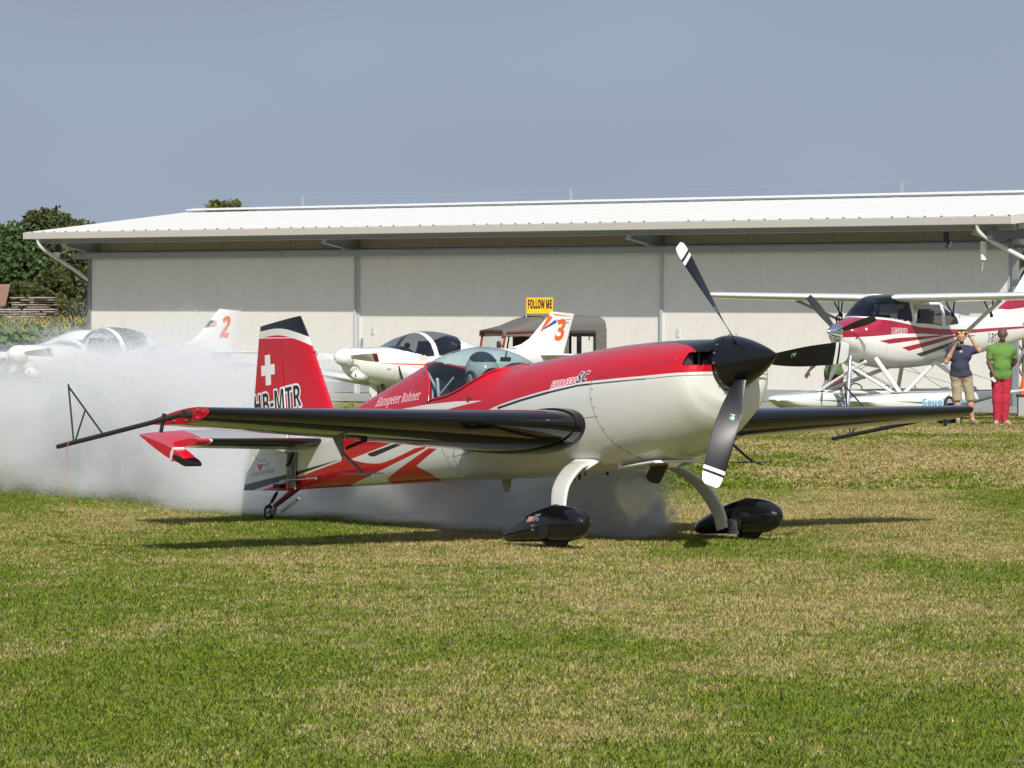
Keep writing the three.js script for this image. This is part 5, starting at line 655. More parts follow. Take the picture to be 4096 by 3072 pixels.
// ---------------------------------------------------------------- canvas-topped follow-me truck behind aeroplane number 3
{
  const T = thing('follow_me_truck', 'old red jeep with a grey canvas top behind the number 3 aeroplane', 'truck', [atX(1172, 98), groundY(98), -98], Math.PI + 0.38); T.scale.set(0.86, 1, 0.86);
  const cv = std([0.135, 0.125, 0.115], 0.92, { bumpMap: dataTex(128, 128, (i, j) => fbm(i * 0.08, j * 0.05, 4, 4)), bumpScale: 0.05 }), redP = std([0.33, 0.025, 0.015], 0.45), blk = std([0.02, 0.02, 0.02], 0.7), tanP = std([0.62, 0.58, 0.49], 0.8), bed = std([0.30, 0.16, 0.07], 0.8), W = 0.80;
  // own axes: x to the bonnet; windscreen at x = 1.30, tail at -1.35
  mesh('body', [bevelBox(2.7, 0.55, 1.55, [-0.05, 0.85, 0], undefined, 0.05), bevelBox(1.15, 0.5, 1.3, [1.75, 0.86, 0], undefined, 0.08), bevelBox(0.1, 0.18, 1.6, [2.36, 0.6, 0], undefined, 0.03)], redP, T);
  for (const [x, z] of [[1.75, 0.7], [1.75, -0.7], [-0.8, 0.7], [-0.8, -0.7]]) mesh('wheel', [place(new THREE.TorusGeometry(0.27, 0.095, 10, 30), [x, 0.365, z]), disc(0.2, 0.1, [x, 0.365, z])], blk, T);
  for (const s of [1, -1]) mesh('headlight', disc(0.09, 0.06, [2.34, 0.98, s * 0.42], 18, 'x'), std([0.7, 0.7, 0.68], 0.2), T);
  mesh('windscreen_frame', [...[W - 0.04, -W + 0.04].map((z) => rod([1.42, 1.08, z], [1.28, 1.78, z], 0.03)), rod([1.28, 1.78, W - 0.04], [1.28, 1.78, -W + 0.04], 0.035), rod([1.38, 1.25, W - 0.04], [1.38, 1.25, -W + 0.04], 0.025)], redP, T); mesh('windscreen', box(0.008, 0.52, 1.5, [1.335, 1.52, 0], [0, 0, 0.2]), glass([0.9, 0.92, 0.9]), T);
  mesh('door_frame', [rod([1.28, 1.77, -W], [0.45, 1.80, -W], 0.03), rod([1.28, 1.77, W], [0.45, 1.80, W], 0.03), rod([0.68, 1.14, W], [0.55, 1.78, W], 0.022), rod([1.38, 1.12, -W], [0.4, 1.12, -W], 0.03)], std([0.13, 0.02, 0.015], 0.5), T);
  mesh('steering_wheel', [place(new THREE.TorusGeometry(0.2, 0.016, 8, 32), [0.78, 1.32, -0.35], [0, Math.PI / 2 - 0.4, 0.35]), rod([0.78, 1.32, -0.35], [1.15, 1.05, -0.35], 0.02), rod([0.74, 1.5, -0.33], [0.8, 1.14, -0.38], 0.012)], blk, T); mesh('tax_disc', box(0.01, 0.1, 0.22, [1.22, 1.70, -0.45]), std([0.30, 0.33, 0.05], 0.6), T);
  mesh('wing_mirror', [disc(0.085, 0.06, [1.52, 1.52, -W - 0.12], 18, 'x'), rod([1.36, 1.5, -W], [1.5, 1.52, -W - 0.1], 0.015)], std([0.09, 0.03, 0.02], 0.5), T); mesh('tow_chain', tube([[1.38, 1.5, -W - 0.03], [1.36, 1.38, -W - 0.04], [1.38, 1.2, -W - 0.03]], 0.02), redP, T);
  // canvas: arched roof and flapped sides with window openings
  const arch = (x, h) => { const p = [], n = 26; for (let i = 0; i <= n; i++) { const a = Math.PI * (i / n), c = Math.cos(a), s = Math.sin(a); p.push([x, 1.70 + (h - 1.70) * Math.pow(s, 0.35) + 0.012 * (noise(x * 7, i * 0.8) - 0.5), -W * 1.01 * Math.sign(c) * Math.pow(Math.abs(c), 0.35)]); } return p; };
  const xs = span(-1.36, 1.36, 30), roofY = table([[-1.4, 2.02], [-1.3, 2.12], [-0.6, 2.13], [0.1, 2.12], [0.42, 2.09], [0.9, 1.93], [1.36, 1.84]]), outer = xs.map((x) => arch(x, roofY(x)[1])), inner = xs.map((x) => arch(x, roofY(x)[1] - 0.03).map(([a, b, c]) => [a, b - 0.01, c * 0.965]));
  mesh('canvas_roof', [loft(outer, { closed: false, caps: [false, false] }), loft(inner, { closed: false, caps: [false, false] }), ...[0, 30].map((k) => loft([outer[k], inner[k]], { closed: false, caps: [false, false] }))], cv, T);
  for (const s of [1, -1]) {
    const sh = new THREE.Shape(); sh.moveTo(0.46, 1.05); sh.lineTo(-1.36, 1.05); sh.lineTo(-1.36, 1.86); sh.lineTo(0.46, 1.86); sh.closePath(); const hole = (a, b, y0, y1) => { const h = new THREE.Path(); h.moveTo(a, y0); h.lineTo(a, y1); h.lineTo(b, y1); h.lineTo(b, y0); h.closePath(); sh.holes.push(h); }; s > 0 ? hole(-1.25, -0.02, 1.12, 1.80) : hole(-1.08, -0.36, 1.15, 1.80); if (s < 0) hole(-0.18, 0.28, 1.3, 1.74);
    const g = new THREE.ExtrudeGeometry(sh, { depth: 0.03, bevelEnabled: true, bevelThickness: 0.008, bevelSize: 0.008, bevelSegments: 1 }); g.translate(0, 0, s * W - 0.015); mesh('canvas_side', g, cv, T);
    mesh('canvas_window', box(0.46, 0.44, 0.006, [0.05, 1.52, s * W]), std([0.42, 0.40, 0.34], 0.5), T);
    mesh('canvas_flap', [rod([-1.06, 1.77, s * (W + 0.03)], [-0.38, 1.77, s * (W + 0.03)], 0.045), box(0.02, 0.14, 0.02, [-0.9, 1.68, s * (W + 0.02)]), box(0.02, 0.16, 0.02, [-0.62, 1.67, s * (W + 0.02)]), box(0.74, 0.05, 0.03, [-0.72, 1.27, s * (W - 0.02)]), box(0.06, 0.66, 0.03, [-1.06, 1.48, s * (W - 0.02)])], blk, T);
  }
  mesh('bed_board', [box(0.8, 0.16, 0.03, [-0.72, 1.15, W - 0.12]), box(0.8, 0.16, 0.03, [-0.72, 1.15, -W + 0.12])], bed, T);
  mesh('roof_seam', [tube([...span(1, 25, 24).map((i) => { const p = arch(0.26, roofY(0.26)[1] + 0.008); return p[i]; })], 0.012, 40, 5)], std([0.07, 0.065, 0.06], 0.9), T);
  const SG = new THREE.Group(); SG.name = 'sign'; SG.position.set(0.12, 2.14, -0.1); SG.rotation.y = Math.PI - 0.05; T.add(SG);
  const face = canvas(512, 256, (c, W2, h) => { c.fillStyle = '#f2b90c'; c.fillRect(0, 0, W2, h); c.save(); c.translate(W2 / 2, 196); c.scale(0.60, 1.42); c.font = 'bold 136px sans-serif'; c.textAlign = 'center'; c.fillStyle = '#191407'; c.fillText('FOLLOW ME', 0, -18); c.strokeStyle = '#191407'; c.lineWidth = 9; c.strokeText('FOLLOW ME', 0, -18); c.restore(); c.strokeStyle = '#d9a400'; c.lineWidth = 6; c.strokeRect(3, 3, W2 - 6, h - 6); });
  mesh('sign_board', bevelBox(0.70, 0.345, 0.03, [0, 0.2, 0], undefined, 0.006), std([0.75, 0.45, 0.02], 0.55), SG); mesh('sign_face', place(new THREE.PlaneGeometry(0.69, 0.335), [0, 0.2, 0.018]), new THREE.MeshStandardMaterial({ map: face, roughness: 0.55 }), SG); mesh('sign_post', [rod([-0.34, -0.12, -0.02], [-0.34, 0.36, -0.02], 0.012), rod([0.34, -0.12, -0.02], [0.34, 0.3, -0.02], 0.012)], std([0.6, 0.6, 0.58], 0.5), SG);
}

// ---------------------------------------------------------------- people
function hand(at, dir, palm, k = 1, curl = 0.5) {     // wrist, direction of the fingers, palm normal
  const d = V(...dir).normalize(), n = V(...palm).addScaledVector(d, -V(...palm).dot(d)).normalize(), s = d.clone().cross(n), P = (a, b, c) => V(...at).addScaledVector(d, a * k).addScaledVector(s, b * k).addScaledVector(n, c * k).toArray(), B = [];
  B.push([P(0, 0, 0), P(0.05, 0.01, 0.004), 0.026, 0.026], [P(0.02, -0.014, 0), P(0.085, -0.024, 0.004), 0.017, 0.014], [P(0.02, 0.014, 0), P(0.085, 0.024, 0.004), 0.017, 0.014], [P(0.03, 0, 0), P(0.09, 0, 0.004), 0.017, 0.014]);
  [[-0.03, 0.052, 0.0075], [-0.010, 0.068, 0.0085], [0.010, 0.074, 0.0087], [0.030, 0.064, 0.0083]].forEach(([o, l, r]) => { const a = P(0.088, o, 0.004), c = curl, b = P(0.088 + l * 0.5 * Math.cos(c * 0.6), o * 1.1, 0.004 + l * 0.5 * Math.sin(c * 0.6)), e = P(0.088 + l * (0.5 * Math.cos(c * 0.6) + 0.5 * Math.cos(c * 1.6)), o * 1.15, 0.004 + l * (0.5 * Math.sin(c * 0.6) + 0.5 * Math.sin(c * 1.6))); B.push([a, b, r, r], [b, e, r, r * 0.85]); });
  B.push([P(0.02, 0.024, 0.006), P(0.055, 0.052, 0.018), 0.013, 0.0105], [P(0.055, 0.052, 0.018), P(0.085, 0.05, 0.034), 0.0105, 0.009]);
  return B;
}
const bounds = (B, m) => { const lo = [9, 9, 9], hi = [-9, -9, -9]; for (const [a, b, ra, rb] of B) for (const p of [a, b]) for (let c = 0; c < 3; c++) { lo[c] = Math.min(lo[c], p[c] - Math.max(ra, rb ?? ra) - m); hi[c] = Math.max(hi[c], p[c] + Math.max(ra, rb ?? ra) + m); } return [lo, hi]; };
const surface = (B, cell, k, clip) => { const f = field(B, k), [lo, hi] = bounds(B, 0.03 + cell); return skin(clip ? (x, y, z) => Math.max(f(x, y, z), clip(x, y, z)) : f, lo, hi, cell); };
// joints: head c, neck, chest, pelvis; arms [shoulder, elbow, wrist, finger direction, palm]; legs [hip, knee, ankle, toe direction]
function person({ name = 'person', label, pos, turn = 0, J, skinC, hairC, hairCut, shirtC, shirt, legsC, legCut, shoesC, cell = 0.012, collar, detail }) {
  const T = thing(name, label, 'person', pos, turn), sk = std(skinC, 0.6), h = J.head, f = J.face ?? [0, 0, 1], F = (a, b, c) => V(...h).addScaledVector(V(...f).normalize(), c).addScaledVector(V(0, 1, 0).cross(V(...f)).normalize(), a).add(V(0, b, 0)).toArray();
  const torso = [[J.pelvis, J.waist, 0.135, 0.125], [J.waist, J.chest, 0.125, 0.135], [[J.pelvis[0] - 0.075, J.pelvis[1], J.pelvis[2]], [J.pelvis[0] + 0.075, J.pelvis[1], J.pelvis[2]], 0.115, 0.115], [[J.waist[0] - 0.04, J.waist[1], J.waist[2]], [J.waist[0] + 0.04, J.waist[1], J.waist[2]], 0.115, 0.115], [[J.chest[0] - 0.085, J.chest[1], J.chest[2]], [J.chest[0] + 0.085, J.chest[1], J.chest[2]], 0.115, 0.115], [J.chest, J.neck, 0.11, 0.065]];
  const arms = [], legs = [], hands = [], sleeves = [];
  for (const [s, e, w, d, p, curl] of J.arms) { arms.push([J.neck.map((v, i) => mixf(v, s[i], 0.45)), s, 0.06, 0.056], [s, e, 0.053, 0.041], [e, e.map((v, i) => mixf(v, w[i], 0.35)), 0.041, 0.041], [e.map((v, i) => mixf(v, w[i], 0.35)), w, 0.041, 0.027]); hands.push(...hand(w, d, p, 1, curl ?? 0.6)); sleeves.push([J.neck.map((v, i) => mixf(v, s[i], 0.3) - (i === 1 ? 0.004 : 0)), s, 0.076, 0.072], [s, s.map((v, i) => mixf(v, e[i], 0.62)), 0.072, 0.066]); }
  for (const [hp, k, a, t] of J.legs) { legs.push([hp, k, 0.088, 0.058], [k, k.map((v, i) => mixf(v, a[i], 0.3)), 0.056, 0.058], [k.map((v, i) => mixf(v, a[i], 0.3)), a, 0.058, 0.038], [a, a.map((v, i) => v + t[i] * 0.12 - (i === 1 ? 0.04 : 0)), 0.038, 0.03]); }
  const headB = [[J.neck, F(0, -0.09, -0.005), 0.056, 0.052], [F(0, 0.045, -0.02), F(0, 0.03, 0.012), 0.088, 0.082], [F(0, -0.02, 0.01), F(0, -0.075, 0.045), 0.066, 0.038], [F(-0.045, 0.0, 0.03), F(0.045, 0.0, 0.03), 0.042, 0.042]];
  const faceF = [...headB, [F(0, 0.015, 0.088), F(0, -0.022, 0.108), 0.008, 0.013], [F(-0.035, 0.032, 0.078), F(0.035, 0.032, 0.078), 0.012, 0.012], [F(-0.018, -0.058, 0.076), F(0.018, -0.058, 0.076), 0.009, 0.009], [F(-0.086, 0.0, -0.01), F(-0.092, 0.02, -0.02), 0.011, 0.014], [F(0.086, 0.0, -0.01), F(0.092, 0.02, -0.02), 0.011, 0.014]];
  mesh('body', [surface([...torso, ...arms, ...legs, headB[0]], cell, 0.035), surface(faceF, 0.007, 0.018), ...J.arms.map((_, i) => surface(hands.slice(i * 14, i * 14 + 14), 0.0055, 0.008))], sk, T);
  mesh('eyes', [-0.032, 0.032].map((x) => place(new THREE.SphereGeometry(0.011, 10, 8), F(x, 0.012, 0.079))), std([0.03, 0.025, 0.02], 0.3), T);
  if (hairC) { const hf = field(headB.slice(1), 0.02), [lo, hi] = bounds(headB.slice(1), 0.04), fv = V(...f).normalize(); mesh('hair', skin((x, y, z) => { const c = (x - h[0]) * fv.x + (z - h[2]) * fv.z; return Math.max(hf(x, y, z) - 0.012 + 0.006 * (noise(x * 70, y * 70, z * 70) - 0.5), hairCut(c, y - h[1])); }, lo, hi, 0.007), std(hairC, 0.8), T); }
  const [wy, sy] = shirt, tw = torso.map(([a, b, r, q]) => [a, b, r + 0.022, q + 0.022]), wrinkle = (x, y, z) => 0.022 * (fbm(x * 11, y * 14, z * 9, 3) - 0.5);
  const neckline = J.neck[1] - 0.005;
  { const sf = field([...tw, ...sleeves], 0.04), [lo, hi] = bounds([...tw, ...sleeves], 0.02); mesh('shirt', skin((x, y, z) => Math.max(sf(x, y, z) + wrinkle(x, y, z), wy - y, y - neckline - 0.02 - (collar ? 0.012 : 0), 0.075 - Math.hypot(x - J.neck[0], (y - J.neck[1] - 0.045) * 1.2, z - J.neck[2] - 0.01)), lo, hi, cell), std(shirtC, 0.9), T); }
  if (collar) mesh('collar', [-1, 1].map((s) => tube([[J.neck[0] + s * 0.01, J.neck[1] - 0.085, J.neck[2] + 0.105], [J.neck[0] + s * 0.06, J.neck[1] - 0.01, J.neck[2] + 0.075], [J.neck[0] + s * 0.075, J.neck[1] + 0.03, J.neck[2] - 0.01], [J.neck[0] + s * 0.02, J.neck[1] + 0.045, J.neck[2] - 0.06]], 0.017, 16, 6)), std(shirtC.map((v) => v * 1.08), 0.9), T);
  { const lb = []; for (const [hp, k, a] of J.legs) lb.push([hp, k, 0.108, 0.088 - (legCut < 0.2 ? 0.012 : 0)], [k, a, 0.084, 0.070]); lb.push([[J.pelvis[0] - 0.08, J.pelvis[1], J.pelvis[2]], [J.pelvis[0] + 0.08, J.pelvis[1], J.pelvis[2]], 0.132, 0.132]); const lf = field(lb, 0.03), [lo, hi] = bounds(lb, 0.02); mesh(legCut > 0.3 ? 'shorts' : 'trousers', skin((x, y, z) => Math.max(lf(x, y, z) + 1.2 * wrinkle(x, y, z), legCut - y, y - wy - 0.03), lo, hi, cell), std(legsC, 0.9), T); }
  for (const [, , a, t] of J.legs) { const e = V(a[0], 0.04, a[2]), tv = V(t[0], 0, t[2]).normalize(); mesh('shoe', surface([[e.clone().addScaledVector(tv, -0.045).toArray(), e.clone().addScaledVector(tv, 0.1).toArray(), 0.044, 0.042], [e.clone().addScaledVector(tv, 0.1).toArray(), e.clone().addScaledVector(tv, 0.165).add(V(0, -0.006, 0)).toArray(), 0.042, 0.033]], 0.008, 0.02, (x, y) => 0.004 - y), std(shoesC, 0.8), T); mesh('sole', surface([[[e.x - tv.x * 0.04, 0.012, e.z - tv.z * 0.04], [e.x + tv.x * 0.16, 0.012, e.z + tv.z * 0.16], 0.047, 0.037]], 0.008, 0.01, (x, y) => Math.max(y - 0.022, -y)), std(detail?.sole ?? [0.5, 0.5, 0.5], 0.8), T); }
  return T;
}
{
  const gy = groundY(86.5), tan = [0.47, 0.27, 0.175], dark = [0.12, 0.062, 0.042];
  const M1 = person({ label: 'man in navy T-shirt and khaki shorts holding a camera to his face', pos: [atX(2076, 86.5), gy, -86.5], skinC: tan, hairC: [0.015, 0.012, 0.01], hairCut: (c, y) => Math.min(0.02 - y + 0.9 * Math.max(c - 0.03, 0) , 9), shirtC: [0.035, 0.038, 0.075], shirt: [0.885, 0], legsC: [0.33, 0.28, 0.185], legCut: 0.45, shoesC: [0.20, 0.19, 0.18], detail: { sole: [0.12, 0.11, 0.10] },
    J: { head: [0.0, 1.635, 0.04], face: [-0.1, 0, 1], neck: [-0.005, 1.475, 0], chest: [-0.02, 1.30, 0.0], waist: [-0.02, 1.08, 0.01], pelvis: [0.0, 0.93, 0], arms: [[[-0.19, 1.385, 0], [-0.285, 1.17, 0.12], [-0.135, 1.47, 0.2], [0.5, 0.75, 0.35], [0.7, -0.4, 0.2], 1.1], [[0.165, 1.39, -0.01], [0.335, 1.39, 0.04], [0.165, 1.635, 0.06], [-0.5, 0.85, 0.1], [-0.8, -0.3, 0.2], 0.8]], legs: [[[-0.09, 0.9, 0], [-0.075, 0.49, 0.03], [-0.055, 0.09, -0.02], [-0.1, 0, 1]], [[0.10, 0.9, 0], [0.165, 0.49, 0.03], [0.215, 0.09, -0.01], [0.45, 0, 0.9]]] } });
  mesh('shirt_print', [place(new THREE.CylinderGeometry(0.03, 0.026, 0.008, 18), [-0.015, 1.365, 0.147], [Math.PI / 2 - 0.1, 0, 0]), box(0.03, 0.05, 0.006, [-0.012, 1.31, 0.152], [0, 0, 0.3])], std([0.45, 0.36, 0.28], 0.9), M1);
  const cam = thing('compact_camera', 'small black camera in the hand of the man in the navy T-shirt', 'camera', [atX(2076, 86.5) - 0.035, gy + 1.535, -86.5 + 0.235]); mesh('camera_body', bevelBox(0.105, 0.07, 0.04, [0, 0, 0], undefined, 0.006), std([0.015, 0.015, 0.016], 0.5), cam); mesh('lens', [disc(0.026, 0.035, [0.015, 0, 0.035], 18)], std([0.02, 0.02, 0.022], 0.3), cam);
  const sg = thing('sunglasses', 'yellow-lensed sunglasses pushed up on the head of the man in navy', 'sunglasses', [atX(2076, 86.5) - 0.005, gy + 1.725, -86.5 + 0.115]); mesh('frame', [rod([-0.075, 0, 0], [0.075, 0, 0], 0.009), rod([-0.075, 0, 0], [-0.09, -0.02, -0.11], 0.006), rod([0.075, 0, 0], [0.09, -0.02, -0.11], 0.006)], std([0.015, 0.015, 0.015], 0.4), sg); for (const s of [-1, 1]) mesh('lens', place(new THREE.SphereGeometry(0.03, 14, 10), [s * 0.037, -0.006, 0.008], undefined, [1.1, 0.75, 0.4]), gloss([0.72, 0.42, 0.01]), sg);
  const M2 = person({ label: 'bald man in bright green polo shirt and red trousers at the right', pos: [atX(2163, 86.5), gy, -86.5], skinC: dark, shirtC: [0.115, 0.235, 0.05], shirt: [0.84, 0], legsC: [0.42, 0.02, 0.045], legCut: 0.065, shoesC: [0.60, 0.30, 0.30], collar: true, detail: { sole: [0.55, 0.04, 0.04] },
    J: { head: [0.02, 1.675, 0.03], face: [-0.05, 0, 1], neck: [0.01, 1.505, 0], chest: [0.0, 1.33, 0.0], waist: [0.0, 1.1, 0.02], pelvis: [-0.005, 0.94, 0], arms: [[[-0.195, 1.41, 0], [-0.235, 1.16, 0.02], [-0.155, 0.93, 0.13], [0.25, -0.95, 0.2], [0.3, 0, -0.9], 1.0], [[0.205, 1.41, -0.02], [0.275, 1.20, -0.12], [0.2, 1.06, -0.2], [-0.8, -0.3, -0.3], [0, 0, 1], 0.8]], legs: [[[-0.095, 0.9, 0], [-0.085, 0.5, 0.02], [-0.085, 0.09, -0.02], [-0.2, 0, 1]], [[0.095, 0.9, 0], [0.075, 0.5, 0.03], [0.06, 0.09, 0.0], [0.45, 0, 0.9]]] } });
  const bt = thing('folded_paper', 'white folded paper in the hand of the man in green', 'paper', [atX(2163, 86.5) - 0.17, gy + 0.835, -86.5 + 0.17]); mesh('sheet', [place(new THREE.CylinderGeometry(0.035, 0.028, 0.1, 14), [0, 0, 0], [0.3, 0, 0.9]), bevelBox(0.07, 0.02, 0.05, [-0.02, 0.03, 0.01], [0.3, 0.2, 0.7], 0.004)], std([0.72, 0.71, 0.69], 0.7), bt);
  person({ label: 'bending person in green shirt and dark red shorts behind the floatplane nose', pos: [atX(1801, 99), groundY(99), -99], skinC: dark, hairC: [0.012, 0.01, 0.009], hairCut: (c, y) => 0.01 - y, shirtC: [0.075, 0.155, 0.035], shirt: [0.87, 0], legsC: [0.16, 0.012, 0.03], legCut: 0.42, shoesC: [0.08, 0.08, 0.08],
    J: { head: [0.0, 1.40, -0.34], face: [0.1, -0.5, -1], neck: [0, 1.385, -0.2], chest: [0, 1.26, -0.11], waist: [0, 1.07, -0.02], pelvis: [0, 0.93, 0.04], arms: [[[-0.2, 1.33, -0.16], [-0.37, 1.13, -0.2], [-0.53, 0.94, -0.16], [-0.45, -0.9, 0.1], [0.3, 0, -0.9], 0.3], [[0.2, 1.33, -0.16], [0.37, 1.07, -0.2], [0.55, 0.86, -0.2], [0.9, -0.4, 0], [0, -0.8, -0.5], 0.3]], legs: [[[-0.1, 0.9, 0.03], [-0.11, 0.48, -0.02], [-0.13, 0.09, 0.03], [-0.2, 0, -1]], [[0.1, 0.9, 0.03], [0.1, 0.48, -0.03], [0.11, 0.09, 0.03], [0.2, 0, -1]]] } });
  const bag = (label, dx, D, c, s, up = 0) => { const B = thing('bag', label, 'bag', [atX(dx, D), groundY(D) + up, -D], 0.4); mesh('pouch', surface([[[-0.1 * s, 0.1 * s, 0], [0.1 * s, 0.1 * s, 0], 0.12 * s, 0.11 * s], [[0, 0.1 * s, 0], [0.02, 0.26 * s, -0.02], 0.13 * s, 0.09 * s]], 0.016, 0.05, (x, y) => 0.004 - y), std(c, 0.85), B); mesh('strap', tube([[-0.1 * s, 0.2 * s, 0.05], [-0.06 * s, 0.42 * s, 0.02], [0.08 * s, 0.40 * s, 0.0], [0.1 * s, 0.18 * s, 0.02]], 0.014), std([0.02, 0.02, 0.02], 0.8), B); };
  bag('black rucksack on the grass beside the man in navy', 2052, 86.9, [0.012, 0.012, 0.013], 1.15); bag('dark round bag on the ground behind the near float of the floatplane', 1848, 98.5, [0.09, 0.06, 0.06], 1.6, 0.0);
  const fd = thing('fender', 'grey and black fender hanging on the near float', 'fender', [atX(2050, 89.5), -0.40, -89.5]); mesh('cushion', place(new THREE.SphereGeometry(0.1, 18, 14), [0, 0.14, 0], undefined, [0.85, 1.9, 0.6]), std([0.25, 0.23, 0.25], 0.7), fd); mesh('rim', place(new THREE.TorusGeometry(0.1, 0.022, 8, 28), [0, 0.14, 0], undefined, [0.9, 1.9, 1]), std([0.02, 0.02, 0.022], 0.6), fd); mesh('line', rod([0, 0.32, 0], [0.02, 0.45, 0.0], 0.008), std([0.4, 0.4, 0.4], 0.8), fd);
  const cn = thing('traffic_cone', 'orange cone cut by the right edge near the hangar column', 'cone', [atX(2214, 97), groundY(97) + 0.45, -97]); mesh('cone_body', place(new THREE.CylinderGeometry(0.03, 0.14, 0.5, 24), [0, 0.27, 0]), std([0.75, 0.12, 0.03], 0.6), cn); mesh('cone_base', bevelBox(0.34, 0.05, 0.34, [0, 0.0, 0], undefined, 0.01), std([0.03, 0.03, 0.03], 0.8), cn); mesh('stand', [box(0.3, 0.42, 0.3, [0, -0.235, 0])], std([0.35, 0.35, 0.34], 0.8), cn);
}
{ // the pilot: helmet, harnessed shoulders, in the aeroplane's axes turned to the world
  const q = new THREE.Euler(0, -0.8995, 0), at = V(-3.42, 0, 0).applyEuler(q).add(V(1.902, 0, -33.143)), T = thing('person', 'pilot in a pale grey helmet seated under the canopy', 'person', at.toArray(), -0.8995 + Math.PI / 2);
  // own axes: z forward, x to the left shoulder
  const suit = [[[0, 0.62, -0.1], [0, 0.95, -0.08], 0.14, 0.14], [[-0.15, 1.06, -0.06], [0.15, 1.06, -0.06], 0.075, 0.075], [[0, 0.95, -0.08], [0, 1.1, -0.04], 0.12, 0.07], [[-0.18, 1.05, -0.05], [-0.2, 0.82, 0.08], 0.05, 0.045], [[0.18, 1.05, -0.05], [0.2, 0.82, 0.08], 0.05, 0.045], [[-0.2, 0.82, 0.08], [-0.04, 0.78, 0.3], 0.045, 0.03], [[0.2, 0.82, 0.08], [0.12, 0.84, 0.3], 0.045, 0.03], [[-0.1, 0.62, 0], [-0.13, 0.7, 0.42], 0.08, 0.06], [[0.1, 0.62, 0], [0.13, 0.7, 0.42], 0.08, 0.06]];
  const face = [[[0, 1.08, -0.03], [0, 1.2, 0], 0.055, 0.055], [[0, 1.26, 0.0], [0, 1.2, 0.05], 0.085, 0.05], [[0, 1.235, 0.095], [0, 1.215, 0.11], 0.01, 0.013]];
  mesh('body', [surface(face, 0.01, 0.02), surface(hand([-0.04, 0.78, 0.3], [0.1, 0.2, 1], [0, -1, 0], 1, 1.2), 0.006, 0.008), surface(hand([0.12, 0.84, 0.3], [-0.1, 0.2, 1], [0, -1, 0], 1, 1.2), 0.006, 0.008)], std([0.45, 0.28, 0.2], 0.6), T);
  mesh('flight_suit', surface(suit, 0.013, 0.04), std([0.035, 0.037, 0.045], 0.9), T);
  const hf = field([[[0, 1.275, -0.02], [0, 1.255, 0.02], 0.122, 0.115], [[0, 1.2, -0.03], [0, 1.17, -0.02], 0.115, 0.1]], 0.04); mesh('helmet', skin((x, y, z) => Math.max(hf(x, y, z), -(Math.hypot(x * 0.9, (y - 1.2) * 1.1, z - 0.13) - 0.088)), [-0.18, 1.04, -0.2], [0.18, 1.44, 0.2], 0.008), gloss([0.42, 0.44, 0.44], { roughness: 0.35 }), T);
  for (const s of [-1, 1]) { mesh('ear_cup', place(new THREE.TorusGeometry(0.052, 0.013, 10, 30), [s * 0.122, 1.2, 0.0], [0, Math.PI / 2, 0], undefined), std([0.025, 0.027, 0.03], 0.5), T); mesh('ear_shell', place(new THREE.SphereGeometry(0.045, 16, 12), [s * 0.112, 1.2, 0.0], undefined, [0.5, 1.1, 0.9]), std([0.28, 0.33, 0.31], 0.5), T); }
  mesh('visor_cover', skin((x, y, z) => Math.max(hf(x, y, z) - 0.012, 1.335 - y + 0.35 * Math.max(0, 0.02 - z), -0.05 - z, z - 0.2), [-0.18, 1.24, -0.2], [0.18, 1.44, 0.2], 0.008), std([0.03, 0.033, 0.037], 0.4), T); mesh('visor_strap', tube([[0.118, 1.25, -0.01], [0.125, 1.29, 0.0], [0.10, 1.35, 0.01]], 0.012), std([0.4, 0.42, 0.43], 0.3, { metalness: 0.6 }), T);
}

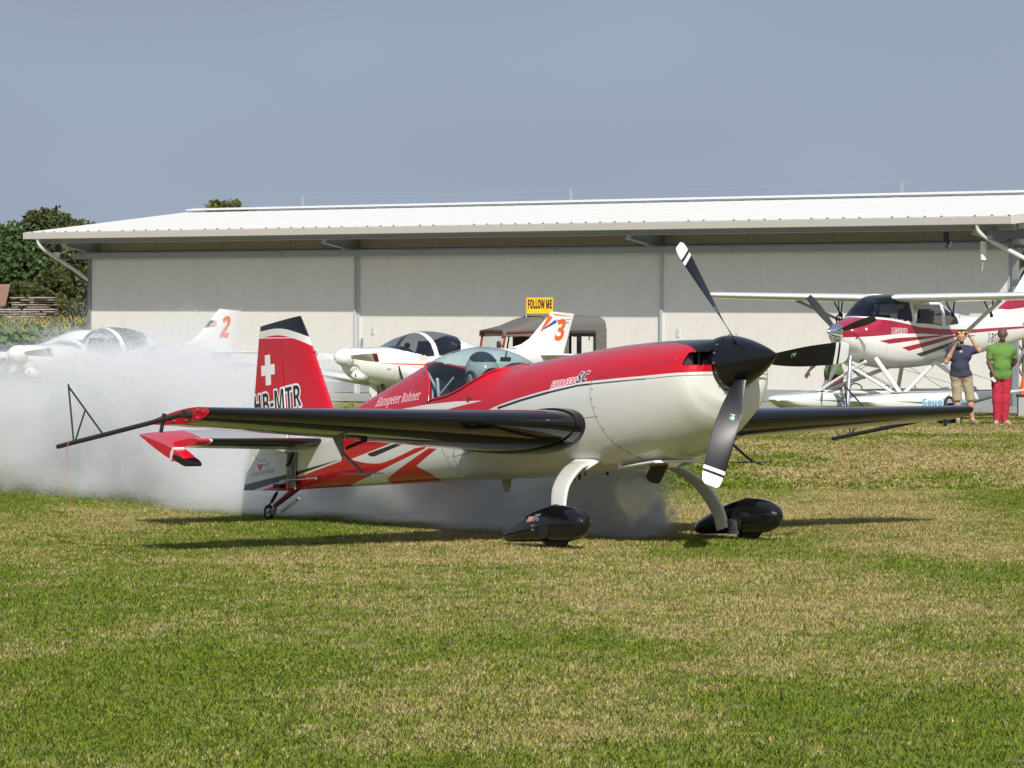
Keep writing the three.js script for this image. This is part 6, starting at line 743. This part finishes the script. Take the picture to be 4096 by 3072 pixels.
// ---------------------------------------------------------------- smoke: countless small lit flakes, thick along the ground behind the aeroplane
{
  const R = rng(404), G = () => { let s = 0; for (let i = 0; i < 4; i++) s += R() - 0.5; return s * 0.9; };
  const puff = (n, rad, size) => { const p = []; for (let i = 0; i < n; i++) { const c = [G() * rad, G() * rad, G() * rad], a = V(R() - 0.5, R() - 0.5, R() - 0.5).normalize(), b = a.clone().cross(V(R() - 0.5, R() - 0.5, R() - 0.5)).normalize(), s = size * (0.7 + 0.6 * R()); for (let k = 0; k < 3; k++) { const t = (k / 3) * 6.283; for (let q = 0; q < 3; q++) p.push(c[q] + s * (Math.cos(t) * a.getComponent(q) + Math.sin(t) * b.getComponent(q))); } } const g = new THREE.BufferGeometry(); g.setAttribute('position', new THREE.Float32BufferAttribute(p, 3)); g.computeVertexNormals(); return g; };
  const top = table([[-16, 1.3], [-11, 1.22], [-9.3, 1.12], [-8, 0.88], [-7, 0.64], [-6, 0.50], [-5, 0.48], [-4, 0.46], [-3, 0.45], [-2.2, 0.45], [-1.9, 0.40]]), front = table([[-16, -1.8], [-9.6, -0.9], [-8, -0.25], [-6.9, -0.32], [-5.8, -0.32], [-4.6, -0.18], [-3.7, -0.1], [-2.6, -0.25], [-1.9, -0.35]]), deep = table([[-16, 3.4], [-9.6, 2.2], [-8, 1.3], [-6.3, 0.9], [-5, 0.65], [-4, 0.55], [-3, 0.5], [-2.2, 0.42], [-1.9, 0.35]]);
  const M = [[], [], []], add = (b, u, y, lat, s) => M[b].push(new THREE.Matrix4().compose(V(u, y, lat), new THREE.Quaternion().setFromEuler(new THREE.Euler(R() * 6, R() * 6, R() * 6)), V(s, s, s)));
  let n = 0, tries = 0; while (n < 16500 && tries++ < 900000) {
    const u = -2.0 - 13.5 * R(), t = top(u)[1], y = 0.01 + R() * t * 1.3, d = R(), lat = front(u)[1] - d * deep(u)[1], w = fbm(u * 1.5, y * 2.6, lat * 0.9 + 5, 4), h = y / t, dens = sstep(1.2, 0.62, h + (0.5 - w) * 0.9) * (u > -5.2 ? 0.05 + 1.35 * sstep(0.44, 0.60, w) : 0.2 + 1.15 * sstep(0.36, 0.62, w)) * clamp(t / 1.35, 0.3, 1); if (R() > dens) continue;
    add(Math.floor(R() * 2), u, y + 0.02, lat, 0.7 + 0.6 * R()); n++;
  }
  n = 0; tries = 0; while (n < 620 && tries++ < 40000) {  // thin veil above the thick smoke
    const u = -9.0 - 2.8 * R(), y = 0.8 + R() * 0.95, lat = front(u)[1] - R() * deep(u)[1], w = fbm(u * 0.9 + 3, y * 2.2, lat * 0.9, 4); if (R() > sstep(0.40, 0.62, w + 0.12 * (1.25 - y)) * sstep(1.72, 0.95, y) * sstep(-12.2, -11.2, u) * sstep(-9.0, -9.9, u)) continue; add(0, u, y, lat, 1.0 + 0.9 * R()); n++;
  }
  for (let k = 0; k < 1000; k++) { const t = Math.pow(R(), 0.8), s = 0.03 + 0.07 * t; add(2, -1.43 - 0.26 * t + G() * s * 0.8, 0.475 - 0.13 * t + G() * s * 1.0, 0.02 - 0.1 * t + G() * s, 0.45 + 0.7 * t); }  // fresh puff at the pipe
  for (let k = 0; k < 300; k++) { const t = R(), s = 0.10; const w = noise(k * 0.37, 4); add(2, -1.86 - 0.45 * t + G() * s, 0.08 + 0.30 * R() * (0.5 + t * 0.5) + 0.05 * w, -0.25 - 0.35 * R(), 0.6 + 0.5 * R()); }
  const mat = new THREE.MeshPhysicalMaterial({ color: C(0.93, 0.93, 0.945), roughness: 1, transmission: 0.5, thickness: 0, specularIntensity: 0, side: THREE.DoubleSide });
  const S = thing('smoke', 'thick white smoke trailing along the grass behind the taxiing aeroplane', 'smoke', [1.902, 0, -33.143], -0.8995); S.userData.kind = 'stuff';
  [puff(1350, 0.115, 0.00125), puff(1350, 0.14, 0.00125), puff(1500, 0.05, 0.0016)].forEach((g, i) => { const im = new THREE.InstancedMesh(g, mat, M[i].length); M[i].forEach((m, k) => im.setMatrixAt(k, m)); im.name = 'smoke_puff'; im.userData.kind = 'stuff'; im.castShadow = im.receiveShadow = true; S.add(im); });
}

renderer.render(scene, camera);
